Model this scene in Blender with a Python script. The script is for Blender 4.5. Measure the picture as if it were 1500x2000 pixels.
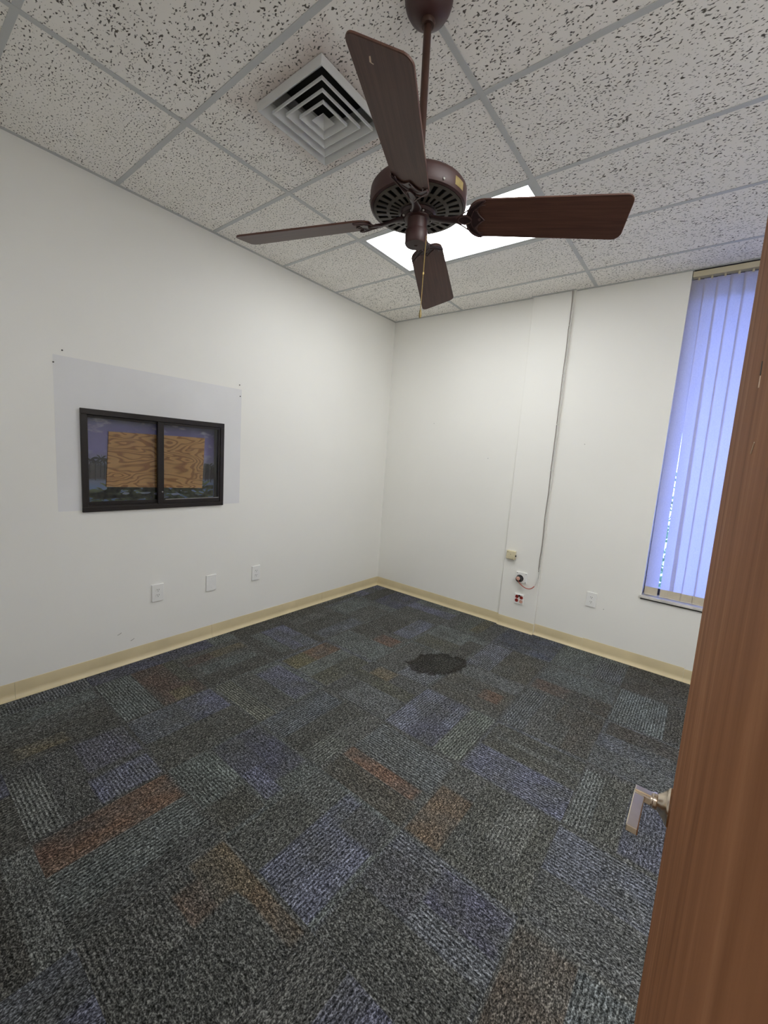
import bpy, bmesh, math, random
from mathutils import Vector, Matrix

random.seed(7)
scene = bpy.context.scene
for o in list(bpy.data.objects):
    bpy.data.objects.remove(o)

# ------------------------------------------------------------------ camera
H = 3.0345                      # ceiling height
CAM = Vector((3.01392, -3.83971, 1.55703))
YAW, PITCH, ROLL, FPX = -0.660654, -0.135452, 0.0706844, 808.76
cy, sy, cp, sp = math.cos(YAW), math.sin(YAW), math.cos(PITCH), math.sin(PITCH)
d_ = Vector((sy * cp, cy * cp, sp)); r_ = Vector((cy, -sy, 0)); u_ = r_.cross(d_)
R_ = math.cos(ROLL) * r_ + math.sin(ROLL) * u_
U_ = -math.sin(ROLL) * r_ + math.cos(ROLL) * u_
cam_data = bpy.data.cameras.new('camera')
cam_data.sensor_fit = 'VERTICAL'
cam_data.sensor_height = 36.0
cam_data.lens = FPX / 2000 * 36.0
cam_data.clip_start = 0.004
cam_data.clip_end = 200
cam = bpy.data.objects.new('camera', cam_data)
cam.matrix_world = Matrix(((R_.x, U_.x, -d_.x, CAM.x), (R_.y, U_.y, -d_.y, CAM.y),
                           (R_.z, U_.z, -d_.z, CAM.z), (0, 0, 0, 1)))
scene.collection.objects.link(cam)
scene.camera = cam

# ------------------------------------------------------------------ world, light, exposure
LENS_STRENGTH = 12.6             # ceiling troffer diffuser
HALL_FILL_STRENGTH = 10.0  # unseen corridor lamp, added as fill
SKY_STRENGTH = 14.0
world = bpy.data.worlds.new('sky'); scene.world = world
world.use_nodes = True
wn = world.node_tree.nodes; wl = world.node_tree.links
bg = wn['Background']
bg.inputs['Color'].default_value = (0.25, 0.36, 1.0, 1)
bg.inputs['Strength'].default_value = SKY_STRENGTH
scene.view_settings.view_transform = 'Standard'
scene.view_settings.look = 'None'
scene.view_settings.gamma = 1.0
scene.view_settings.use_curve_mapping = False
scene.view_settings.exposure = 0.08
scene.cycles.use_denoising = True
scene.cycles.max_bounces = 12
scene.cycles.diffuse_bounces = 8
scene.cycles.transparent_max_bounces = 12
scene.cycles.caustics_reflective = False
scene.cycles.caustics_refractive = False
scene.cycles.sample_clamp_indirect = 6.0


# ------------------------------------------------------------------ materials
def s2l(c):
    return tuple(((v / 255) / 12.92 if v / 255 <= 0.04045 else ((v / 255 + 0.055) / 1.055) ** 2.4) for v in c)


class NT:
    def __init__(self, name):
        self.m = bpy.data.materials.new(name); self.m.use_nodes = True
        self.t = self.m.node_tree; self.n = self.t.nodes; self.l = self.t.links
        self.b = self.n['Principled BSDF']; self.out = self.n['Material Output']

    def add(self, typ, **kw):
        nd = self.n.new(typ)
        for k, v in kw.items():
            setattr(nd, k, v)
        return nd

    def set(self, nd, **kw):
        for k, v in kw.items():
            nd.inputs[k.replace('_', ' ')].default_value = v
        return nd

    def link(self, a, ai, b, bi):
        self.l.new(a.outputs[ai], b.inputs[bi])

    def coord(self, kind='Object', scale=(1, 1, 1), loc=(0, 0, 0), rot=(0, 0, 0)):
        tc = self.add('ShaderNodeTexCoord'); mp = self.add('ShaderNodeMapping')
        mp.inputs['Scale'].default_value = scale; mp.inputs['Location'].default_value = loc
        mp.inputs['Rotation'].default_value = rot
        self.link(tc, kind, mp, 'Vector'); return mp

    def noise(self, vec, scale, detail=2, rough=0.5, dist=0):
        n = self.add('ShaderNodeTexNoise')
        self.set(n, Scale=scale, Detail=detail, Roughness=rough, Distortion=dist)
        self.link(vec, 0, n, 'Vector'); return n

    def ramp(self, src, out, stops, interp='LINEAR'):
        r = self.add('ShaderNodeValToRGB'); cr = r.color_ramp; cr.interpolation = interp
        while len(cr.elements) < len(stops):
            cr.elements.new(0.5)
        for e, (p, c) in zip(cr.elements, stops):
            e.position = p; e.color = (*c, 1) if len(c) == 3 else c
        self.link(src, out, r, 'Fac'); return r

    def bump(self, src, out, strength=0.2, dist=0.002):
        bm = self.add('ShaderNodeBump'); self.set(bm, Strength=strength, Distance=dist)
        self.link(src, out, bm, 'Height'); self.link(bm, 'Normal', self.b, 'Normal'); return bm

    def mixc(self, fac, a, b, blend='MIX'):
        m = self.add('ShaderNodeMix', data_type='RGBA', blend_type=blend)
        for idx, v in ((0, fac), (6, a), (7, b)):
            if isinstance(v, tuple) and len(v) == 2 and not isinstance(v[0], (int, float)):
                self.l.new(v[0].outputs[v[1]], m.inputs[idx])
            elif isinstance(v, (int, float)):
                m.inputs[idx].default_value = v
            else:
                m.inputs[idx].default_value = (*v, 1)
        return m


def plain(name, rgb, rough=0.5, metal=0.0, var=0.06, scale=25, bump=0.0, spec=None):
    """colour with a little noise so that no surface is perfectly even"""
    t = NT(name); c = s2l(rgb)
    mp = t.coord()
    n = t.noise(mp, scale, 4)
    rp = t.ramp(n, 0, [(0.3, tuple(v * (1 - var) for v in c)), (0.7, tuple(min(1, v * (1 + var)) for v in c))])
    t.link(rp, 0, t.b, 'Base Color')
    t.set(t.b, Roughness=rough, Metallic=metal)
    if spec is not None:
        t.b.inputs['Specular IOR Level'].default_value = spec
    if bump:
        n2 = t.noise(mp, scale * 14, 3)
        t.bump(n2, 0, bump, 0.001)
    return t.m


def m_wall():
    t = NT('wall_paint'); mp = t.coord()
    n = t.noise(mp, 1.3, 4)
    rp = t.ramp(n, 0, [(0.3, s2l((236, 235, 230))), (0.7, s2l((239, 238, 233)))])
    t.link(rp, 0, t.b, 'Base Color'); t.set(t.b, Roughness=0.55)
    n2 = t.noise(mp, 180, 3); t.bump(n2, 0, 0.10, 0.001)
    return t.m


def m_ceiling():
    t = NT('acoustic_tile')
    tc = t.add('ShaderNodeTexCoord'); oi = t.add('ShaderNodeObjectInfo')
    off = t.add('ShaderNodeVectorMath', operation='SCALE'); off.inputs[0].default_value = (37.1, 19.7, 5.3)
    t.link(oi, 'Random', off, 'Scale')
    ad = t.add('ShaderNodeVectorMath', operation='ADD')
    t.link(tc, 'Object', ad, 0); t.link(off, 0, ad, 1)
    mp = t.add('ShaderNodeMapping'); mp.inputs['Scale'].default_value = (0.62, 1.0, 1.0)
    t.link(ad, 0, mp, 'Vector')
    wob = t.noise(mp, 22, 2)
    wv = t.add('ShaderNodeVectorMath', operation='MULTIPLY_ADD')
    wv.inputs[1].default_value = (0.022, 0.022, 0.0)
    t.link(wob, 'Color', wv, 0); t.link(mp, 0, wv, 2)
    holes = t.noise(wv, 138, 1.0, 0.4)
    clus = t.noise(mp, 9, 2)
    mixv = t.add('ShaderNodeMath', operation='MULTIPLY_ADD'); mixv.inputs[1].default_value = 0.11
    t.link(clus, 0, mixv, 0); t.link(holes, 0, mixv, 2)
    hr = t.ramp(mixv, 0, [(0.655, (0, 0, 0)), (0.745, (1, 1, 1))])
    base = t.noise(mp, 4, 3)
    br = t.ramp(base, 0, [(0.3, s2l((240, 237, 231))), (0.7, s2l((245, 242, 237)))])
    # soot ring round the air diffuser (dirt on the tile)
    geo = t.add('ShaderNodeNewGeometry')
    sub = t.add('ShaderNodeVectorMath', operation='SUBTRACT'); sub.inputs[1].default_value = (1.445, -2.455, H)
    t.link(geo, 'Position', sub, 0)
    ab = t.add('ShaderNodeVectorMath', operation='ABSOLUTE'); t.link(sub, 0, ab, 0)
    sx = t.add('ShaderNodeSeparateXYZ'); t.link(ab, 0, sx, 0)
    mx = t.add('ShaderNodeMath', operation='MAXIMUM'); t.link(sx, 'X', mx, 0); t.link(sx, 'Y', mx, 1)
    dn = t.noise(mp, 11, 3)
    dd = t.add('ShaderNodeMath', operation='MULTIPLY_ADD'); dd.inputs[1].default_value = -0.12
    t.link(dn, 0, dd, 0); t.link(mx, 0, dd, 2)
    dr = t.ramp(dd, 0, [(0.14, (0.55, 0.55, 0.55)), (0.27, (0, 0, 0))])
    m1 = t.mixc((dr, 0), (br, 0), s2l((188, 168, 160)))
    m2 = t.mixc((hr, 0), (m1, 2), s2l((92, 88, 83)))
    t.link(m2, 2, t.b, 'Base Color'); t.set(t.b, Roughness=0.9)
    t.b.inputs['Specular IOR Level'].default_value = 0.1
    inv = t.add('ShaderNodeInvert'); t.link(hr, 0, inv, 'Color')
    t.bump(inv, 0, 0.35, 0.003)
    return t.m


def m_carpet():
    """yarn speckle over a per-patch tint; patches, ribs and pile direction come with the tile mesh"""
    t = NT('carpet_yarn')
    at = t.add('ShaderNodeAttribute', attribute_name='tint')
    ar = t.add('ShaderNodeAttribute', attribute_name='rib')
    uv = t.add('ShaderNodeUVMap', uv_map='pile')
    mp = t.add('ShaderNodeMapping'); mp.inputs['Scale'].default_value = (0.72, 1.0, 1.0)
    t.link(uv, 0, mp, 'Vector')
    y1 = t.noise(mp, 215, 2.0, 0.6, 0.3)
    # rows of loops along the pile direction
    sx = t.add('ShaderNodeSeparateXYZ'); t.link(uv, 0, sx, 0)
    wob = t.noise(mp, 30, 1)
    wm = t.add('ShaderNodeMath', operation='MULTIPLY_ADD'); wm.inputs[1].default_value = 0.006
    t.link(wob, 0, wm, 0); t.link(sx, 'Y', wm, 2)
    fr = t.add('ShaderNodeMath', operation='MULTIPLY'); fr.inputs[1].default_value = 2 * math.pi / 0.0145
    t.link(wm, 0, fr, 0)
    sn = t.add('ShaderNodeMath', operation='SINE'); t.link(fr, 0, sn, 0)
    rb = t.add('ShaderNodeMath', operation='MULTIPLY'); t.link(sn, 0, rb, 0); t.link(ar, 'Fac', rb, 1)
    y2 = t.noise(mp, 96, 2.0, 0.6, 0.5)
    yy = t.add('ShaderNodeMix', data_type='FLOAT'); yy.inputs[0].default_value = 0.42
    t.link(y1, 0, yy, 2); t.link(y2, 0, yy, 3)
    ad = t.add('ShaderNodeMath', operation='MULTIPLY_ADD'); ad.inputs[1].default_value = 0.045
    t.link(rb, 0, ad, 0); t.link(yy, 0, ad, 2)
    rp = t.ramp(ad, 0, [(0.37, (0.12, 0.12, 0.12)), (0.48, (0.60, 0.60, 0.60)), (0.56, (1.7, 1.7, 1.7)), (0.66, (4.0, 4.0, 4.0))])
    blot = t.noise(mp, 14, 3)
    bl = t.ramp(blot, 0, [(0.3, (0.86, 0.86, 0.86)), (0.7, (1.14, 1.14, 1.14))])
    fade = t.noise(mp, 6.5, 2)
    fd = t.ramp(fade, 0, [(0.35, (0.35, 0.35, 0.35)), (0.62, (1, 1, 1))])
    tn = t.mixc((fd, 0), (0.072, 0.074, 0.070), (at, 'Color'))
    m1 = t.mixc(1.0, (tn, 2), (rp, 0), 'MULTIPLY')
    m2 = t.mixc(1.0, (m1, 2), (bl, 0), 'MULTIPLY')
    # dark spill stain
    geo = t.add('ShaderNodeNewGeometry')
    sub = t.add('ShaderNodeVectorMath', operation='SUBTRACT'); sub.inputs[1].default_value = (1.555, -1.165, 0)
    t.link(geo, 'Position', sub, 0)
    rot = t.add('ShaderNodeMapping'); rot.inputs['Rotation'].default_value = (0, 0, math.radians(-58))
    rot.inputs['Scale'].default_value = (1, 1, 0)
    t.link(sub, 0, rot, 'Vector')
    sc = t.add('ShaderNodeVectorMath', operation='MULTIPLY'); sc.inputs[1].default_value = (1 / 0.235, 1 / 0.15, 0)
    t.link(rot, 0, sc, 0)
    sn2 = t.noise(geo, 11, 5, 0.6)
    ln = t.add('ShaderNodeVectorMath', operation='LENGTH'); t.link(sc, 0, ln, 0)
    la = t.add('ShaderNodeMath', operation='MULTIPLY_ADD'); la.inputs[1].default_value = 0.95
    t.link(sn2, 0, la, 0); t.link(ln, 'Value', la, 2)
    st = t.ramp(la, 0, [(0.60, (0.42, 0.38, 0.35)), (0.97, (0.36, 0.32, 0.29)), (1.0, (1, 1, 1))])
    st.color_ramp.elements[1].position = 0.94
    # positions run past 1, so scale first
    hf = t.add('ShaderNodeMath', operation='MULTIPLY'); hf.inputs[1].default_value = 0.65
    t.link(la, 0, hf, 0); t.link(hf, 0, st, 'Fac')
    m3 = t.mixc(1.0, (m2, 2), (st, 0), 'MULTIPLY')
    t.link(m3, 2, t.b, 'Base Color'); t.set(t.b, Roughness=0.95)
    t.b.inputs['Specular IOR Level'].default_value = 0.08
    t.bump(ad, 0, 0.6, 0.004)
    return t.m


def m_wood_blade():
    t = NT('walnut_blade'); mp = t.coord('Object', (1.2, 1, 1))
    uv = t.add('ShaderNodeUVMap', uv_map='grain')
    mp2 = t.add('ShaderNodeMapping'); mp2.inputs['Scale'].default_value = (3, 70, 1)
    t.link(uv, 0, mp2, 'Vector')
    n = t.noise(mp2, 1.5, 5, 0.6, 0.6)
    rp = t.ramp(n, 0, [(0.25, s2l((68, 42, 34))), (0.55, s2l((86, 56, 45))), (0.8, s2l((99, 66, 53)))])
    t.link(rp, 0, t.b, 'Base Color'); t.set(t.b, Roughness=0.5); t.b.inputs['Specular IOR Level'].default_value = 0.4
    t.bump(n, 0, 0.04, 0.001)
    return t.m


def m_door():
    t = NT('stained_door_veneer'); mp = t.coord('Object', (1, 6.5, 1.0))
    n = t.noise(mp, 2.2, 6, 0.62, 0.9)
    mpf = t.coord('Object', (1, 34, 5.0)); nf = t.noise(mpf, 2.0, 5, 0.6, 0.8)
    rp = t.ramp(n, 0, [(0.25, s2l((116, 76, 50))), (0.43, s2l((142, 96, 64))), (0.57, s2l((156, 107, 74))), (0.75, s2l((176, 130, 94)))])
    rf = t.ramp(nf, 0, [(0.3, (0.95, 0.95, 0.95)), (0.7, (1.05, 1.05, 1.05))])
    m1 = t.mixc(1.0, (rp, 0), (rf, 0), 'MULTIPLY')
    t.link(m1, 2, t.b, 'Base Color'); t.set(t.b, Roughness=0.75)
    t.b.inputs['Specular IOR Level'].default_value = 0.1
    return t.m


def m_plywood():
    t = NT('plywood_face'); mp = t.coord('Object', (1, 1.0, 3.4))
    n = t.noise(mp, 3.0, 2.0, 0.45, 0.4)
    k = t.add('ShaderNodeMath', operation='MULTIPLY'); k.inputs[1].default_value = 11.0
    t.link(n, 0, k, 0)
    f = t.add('ShaderNodeMath', operation='FRACT'); t.link(k, 0, f, 0)
    fine = t.noise(t.coord('Object', (1, 6, 130)), 2.0, 3)
    rp = t.ramp(f, 0, [(0.0, s2l((244, 190, 122))), (0.5, s2l((240, 184, 116))), (0.75, s2l((184, 124, 64))), (0.94, s2l((200, 138, 74)))])
    rf = t.ramp(fine, 0, [(0.3, (0.88, 0.88, 0.88)), (0.7, (1.08, 1.08, 1.08))])
    m1 = t.mixc(1.0, (rp, 0), (rf, 0), 'MULTIPLY')
    t.link(m1, 2, t.b, 'Base Color'); t.set(t.b, Roughness=0.7)
    return t.m


def m_mural():
    """printed film: dusk sky with clouds over a dark shoreline and water"""
    t = NT('beach_print')
    tc = t.add('ShaderNodeTexCoord'); sx = t.add('ShaderNodeSeparateXYZ'); t.link(tc, 'Object', sx, 0)
    mr = t.add('ShaderNodeMapRange'); mr.inputs['From Min'].default_value = 1.08; mr.inputs['From Max'].default_value = 1.72
    t.link(sx, 'Z', mr, 'Value')
    mpn = t.coord('Object', (1, 9, 30)); wn_ = t.noise(mpn, 1.2, 3)
    jit = t.add('ShaderNodeMath', operation='MULTIPLY_ADD'); jit.inputs[1].default_value = 0.05
    t.link(wn_, 0, jit, 0); t.link(mr, 0, jit, 2)
    rp = t.ramp(jit, 0, [(0.0, s2l((126, 154, 190))), (0.24, s2l((121, 146, 195))), (0.31, s2l((132, 143, 179))), (0.34, s2l((80, 74, 82))),
                         (0.47, s2l((74, 69, 74))), (0.52, s2l((151, 149, 184))), (0.62, s2l((149, 140, 204))),
                         (0.8, s2l((135, 124, 190))), (1.0, s2l((99, 99, 132)))])
    cl = t.noise(t.coord('Object', (1, 4.5, 11)), 1.9, 5, 0.6)
    cr = t.ramp(cl, 0, [(0.55, (0, 0, 0)), (0.72, (0.7, 0.7, 0.7))])
    up = t.ramp(mr, 0, [(0.5, (0, 0, 0)), (0.6, (1, 1, 1))])
    mm = t.mixc(1.0, (cr, 0), (up, 0), 'MULTIPLY')
    m1 = t.mixc((mm, 2), (rp, 0), s2l((209, 206, 226)))
    t.link(m1, 2, t.b, 'Base Color'); t.set(t.b, Roughness=0.25)
    return t.m


def m_glass(name='window_glass'):
    t = NT(name)
    tr = t.add('ShaderNodeBsdfTransparent'); tr.inputs[0].default_value = (0.965, 0.975, 0.975, 1)
    gl = t.add('ShaderNodeBsdfGlossy'); gl.inputs['Roughness'].default_value = 0.03
    fr = t.add('ShaderNodeFresnel'); fr.inputs['IOR'].default_value = 1.45
    mx = t.add('ShaderNodeMixShader')
    t.link(fr, 0, mx, 0); t.link(tr, 0, mx, 1); t.link(gl, 0, mx, 2); t.link(mx, 0, t.out, 'Surface')
    return t.m


def m_vane():
    t = NT('vane_fabric'); mp = t.coord('Object', (260, 260, 90))
    n = t.noise(mp, 1.0, 2)
    rp = t.ramp(n, 0, [(0.3, s2l((206, 202, 208))), (0.7, s2l((216, 212, 217)))])
    df = t.add('ShaderNodeBsdfDiffuse'); tl = t.add('ShaderNodeBsdfTranslucent')
    t.link(rp, 0, df, 0); t.link(rp, 0, tl, 0)
    mx = t.add('ShaderNodeMixShader'); mx.inputs[0].default_value = 0.55
    t.link(df, 0, mx, 1); t.link(tl, 0, mx, 2); t.link(mx, 0, t.out, 'Surface')
    return t.m


def m_emit(name, rgb, strength):
    t = NT(name)
    n = t.noise(t.coord('Object', (3, 3, 1)), 1.0, 2)
    rp = t.ramp(n, 0, [(0.3, tuple(v * 0.94 for v in rgb)), (0.7, rgb)])
    t.link(rp, 0, t.b, 'Emission Color'); t.b.inputs['Emission Strength'].default_value = strength
    t.set(t.b, Roughness=0.4); t.b.inputs['Base Color'].default_value = (0.8, 0.8, 0.8, 1)
    return t.m


M = dict(
    wall=m_wall(), ceiling=m_ceiling(), carpet=m_carpet(), blade=m_wood_blade(), door=m_door(), plywood=m_plywood(),
    mural=m_mural(), glass=m_glass(), vane=m_vane(),
    lens=m_emit('troffer_lens', (0.97, 0.985, 0.99), LENS_STRENGTH),
    hall_fill_lens=m_emit('hall_fill_lens', (0.98, 0.98, 1.0), HALL_FILL_STRENGTH),
    patch=plain('older_grey_paint', (225, 225, 226), 0.6, 0, 0.03, 3, 0.06),
    plenum=plain('plenum_dark', (40, 40, 40), 0.9),
    slab=plain('backing_board', (60, 60, 58), 0.9),
    grid=plain('grid_enamel', (188, 190, 190), 0.45, 0, 0.02, 8),
    vent=plain('diffuser_enamel', (206, 207, 206), 0.45, 0, 0.03, 10),
    black=plain('black_void', (10, 10, 10), 0.8),
    vinyl=plain('cove_base_vinyl', (208, 193, 156), 0.42, 0, 0.07, 5, 0.05),
    bronze=plain('bronze_aluminium', (36, 30, 28), 0.38, 0.25, 0.15, 30, 0.05),
    bare_metal=plain('scuffed_aluminium', (150, 148, 144), 0.4, 0.6),
    foliage_print=plain('frond_print', (98, 112, 78), 0.3, 0, 0.6, 30),
    palm_print=plain('palm_print', (62, 60, 66), 0.3, 0, 0.2, 30),
    sand_print=plain('foam_print', (150, 162, 184), 0.3, 0, 0.1, 30),
    motor=plain('fan_bronze_paint', (62, 37, 35), 0.46, 0.05, 0.08, 20, 0.02),
    motor_dark=plain('fan_plate_paint', (80, 73, 66), 0.45, 0.15, 0.08, 20),
    iron=plain('blade_iron_paint', (52, 33, 34), 0.35, 0.2, 0.1, 20),
    iron_edge=plain('blade_iron_rim', (84, 62, 60), 0.35, 0.3, 0.1, 20),
    rod=plain('fan_rod_paint', (66, 42, 34), 0.35, 0.2, 0.15, 14),
    brass=plain('brass', (216, 188, 120), 0.35, 0.6, 0.1, 60),
    gold_label=plain('gold_label', (150, 132, 84), 0.4, 0.2, 0.2, 60),
    chip=plain('bare_chip', (214, 190, 165), 0.7),
    plate=plain('white_plastic', (236, 236, 234), 0.35, 0, 0.02, 10),
    slot=plain('slot_dark', (70, 68, 64), 0.7),
    beige=plain('beige_plastic', (214, 204, 172), 0.45, 0, 0.04, 20),
    red=plain('red_plastic', (140, 34, 26), 0.4),
    pink=plain('pink_plastic', (206, 160, 144), 0.45),
    rubber=plain('black_rubber', (26, 25, 24), 0.5),
    cable=plain('painted_cable', (208, 207, 202), 0.5, 0, 0.05, 40),
    wire=plain('worn_wire', (142, 132, 126), 0.5, 0, 0.2, 12),
    cable_red=plain('red_cable', (176, 92, 78), 0.45, 0, 0.15, 40),
    marble=plain('marble_sill', (206, 202, 196), 0.25, 0, 0.18, 16),
    headrail=plain('cream_headrail', (206, 196, 168), 0.45, 0, 0.03, 10),
    hem=plain('vane_hem', (196, 186, 166), 0.8, 0, 0.04, 40),
    bead_chain=plain('vane_link_chain', (226, 226, 232), 0.4),
    nickel=plain('brushed_nickel', (218, 205, 188), 0.24, 1.0, 0.06, 60, 0.01),
    winframe=plain('window_frame_paint', (60, 58, 62), 0.45),
    grass=plain('paved_ground', (150, 150, 140), 0.9, 0, 0.15, 6),
    leaf=plain('shrub_leaf', (96, 130, 74), 0.6, 0, 0.4, 9),
    shade_soffit=plain('shade_soffit', (170, 166, 160), 0.8),
    hall_floor=plain('hall_floor_vinyl', (190, 184, 172), 0.5),
    nail=plain('nail_steel', (86, 84, 80), 0.4, 0.6),
)


# ------------------------------------------------------------------ mesh helpers
COL = scene.collection


class MB:
    def __init__(self):
        self.v = []; self.f = []; self.mi = []; self.sm = []

    def add(self, verts, faces, mi=0, smooth=False):
        k = len(self.v)
        self.v += [Vector(p) for p in verts]
        for f in faces:
            self.f.append(tuple(i + k for i in f)); self.mi.append(mi); self.sm.append(smooth)
        return self

    def box(self, a, b, mi=0, bev=0.0):
        """axis-aligned box; bev cuts all twelve edges"""
        x0, y0, z0 = (min(p, q) for p, q in zip(a, b)); x1, y1, z1 = (max(p, q) for p, q in zip(a, b))
        if bev <= 0:
            vs = [(x, y, z) for x in (x0, x1) for y in (y0, y1) for z in (z0, z1)]
            fs = [(0, 1, 3, 2), (4, 6, 7, 5), (0, 4, 5, 1), (2, 3, 7, 6), (0, 2, 6, 4), (1, 5, 7, 3)]
            return self.add(vs, fs, mi)
        bm = bmesh.new(); bmesh.ops.create_cube(bm, size=1)
        for v in bm.verts:
            v.co = Vector(((x0 + x1) / 2 + v.co.x * (x1 - x0), (y0 + y1) / 2 + v.co.y * (y1 - y0), (z0 + z1) / 2 + v.co.z * (z1 - z0)))
        bmesh.ops.bevel(bm, geom=bm.edges[:], offset=bev, segments=2, affect='EDGES', profile=0.5)
        bm.verts.ensure_lookup_table()
        self.add([v.co.copy() for v in bm.verts], [tuple(v.index for v in f.verts) for f in bm.faces], mi)
        bm.free(); return self

    def tube(self, pts, r, n=8, mi=0, closed=False, cap=True):
        pts = [Vector(p) for p in pts]; rings = []; m = len(pts)
        prev = None
        for i, p in enumerate(pts):
            if closed:
                t = pts[(i + 1) % m] - pts[i - 1]
            else:
                t = pts[min(i + 1, m - 1)] - pts[max(i - 1, 0)]
            t.normalize()
            if prev is None:
                a = t.orthogonal().normalized()
            else:
                a = prev - t * prev.dot(t); a.normalize()
            prev = a; b = t.cross(a)
            rr = r[i] if isinstance(r, (list, tuple)) else r
            rings.append([p + rr * (math.cos(2 * math.pi * k / n) * a + math.sin(2 * math.pi * k / n) * b) for k in range(n)])
        vs = [q for rg in rings for q in rg]; fs = []
        for i in range(m if closed else m - 1):
            j = (i + 1) % m
            for k in range(n):
                fs.append((i * n + k, i * n + (k + 1) % n, j * n + (k + 1) % n, j * n + k))
        if cap and not closed:
            fs.append(tuple(range(n))[::-1]); fs.append(tuple((m - 1) * n + k for k in range(n)))
        return self.add(vs, fs, mi, True)

    def lathe(self, prof, n=48, mi=0, origin=(0, 0, 0), axis=2):
        """profile [(radius, height)] turned about an axis through origin"""
        o = Vector(origin); vs = []; fs = []; m = len(prof)
        for (r, h) in prof:
            for k in range(n):
                a = 2 * math.pi * k / n; c, s = r * math.cos(a), r * math.sin(a)
                vs.append(o + (Vector((c, s, h)) if axis == 2 else Vector((h, c, s)) if axis == 0 else Vector((s, h, c))))
        for i in range(m - 1):
            for k in range(n):
                fs.append((i * n + k, i * n + (k + 1) % n, (i + 1) * n + (k + 1) % n, (i + 1) * n + k))
        for i in (0, m - 1):
            if prof[i][0] > 1e-6:
                ring = tuple(i * n + k for k in range(n))
                fs.append(ring[::-1] if i == 0 else ring)
        return self.add(vs, fs, mi, True)

    def prism(self, outline, h, T=None, mi=0):
        """2-D outline extruded by h; T maps (x, y, z) to the mesh"""
        n = len(outline); T = T or (lambda x, y, z: Vector((x, y, z)))
        vs = [T(x, y, 0) for x, y in outline] + [T(x, y, h) for x, y in outline]
        fs = [tuple(range(n))[::-1], tuple(range(n, 2 * n))] + [(i, (i + 1) % n, n + (i + 1) % n, n + i) for i in range(n)]
        return self.add(vs, fs, mi)

    def build(self, name, mats, parent=None, kind=None, origin=None, wire_fix=True):
        me = bpy.data.meshes.new(name)
        org = Vector(origin) if origin is not None else Vector((0, 0, 0))
        me.from_pydata([tuple(p - org) for p in self.v], [], self.f)
        mats = mats if isinstance(mats, (list, tuple)) else [mats]
        for m in mats:
            me.materials.append(m)
        for p, i, s in zip(me.polygons, self.mi, self.sm):
            p.material_index = i; p.use_smooth = s
        bm = bmesh.new(); bm.from_mesh(me)
        bmesh.ops.recalc_face_normals(bm, faces=bm.faces[:]); bm.to_mesh(me); bm.free()
        if any(self.sm):
            try:
                me.set_sharp_from_angle(angle=math.radians(40))
            except Exception:
                pass
        o = bpy.data.objects.new(name, me); COL.objects.link(o)
        o.location = org
        if parent is not None:
            o.parent = parent
        if kind:
            o['kind'] = kind
        return o


def tag(o, label, cat, group=None):
    o['label'] = label; o['category'] = cat
    if group:
        o['group'] = group
    return o


def thing(name, label, cat, loc=(0, 0, 0), mat=None, group=None):
    o = bpy.data.objects.new(name, None); COL.objects.link(o)
    o.empty_display_size = 0.05
    if mat is not None:
        o.matrix_world = mat
    else:
        o.location = loc
    return tag(o, label, cat, group)


def struct(name, mb, mats, parent=None):
    return mb.build(name, mats, parent, kind='structure' if parent is None else None)


# ------------------------------------------------------------------ room shell
RX = 4.60            # right wall
NY = -3.80           # near wall (doorway side), room face
DX0, DX1 = 2.10, 3.085     # doorway
WX0, WX1, WZ0, WZ1 = 2.700, 3.40, 0.575, H + 0.05     # back window opening
PY0, PY1, PZ0, PZ1 = -2.985, -2.066, 1.085, 1.705     # pass-through window opening in left wall
T = 0.16

# floor with carpet tiles
floor = struct('floor', MB().box((-T, NY - 0.15, -0.12), (RX + T, 0.2, -0.0065)), M['slab'])
TS, TX0, TY0 = 0.506, 0.168, -0.482
G, D, TE, S, L, B, N, O, TN, RU, OL = ((80, 81, 77), (66, 65, 60), (92, 100, 98), (86, 91, 99), (100, 104, 100), (93, 97, 122), (72, 74, 92),
                                       (110, 82, 55), (100, 90, 62), (80, 64, 54), (78, 78, 64))
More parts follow.
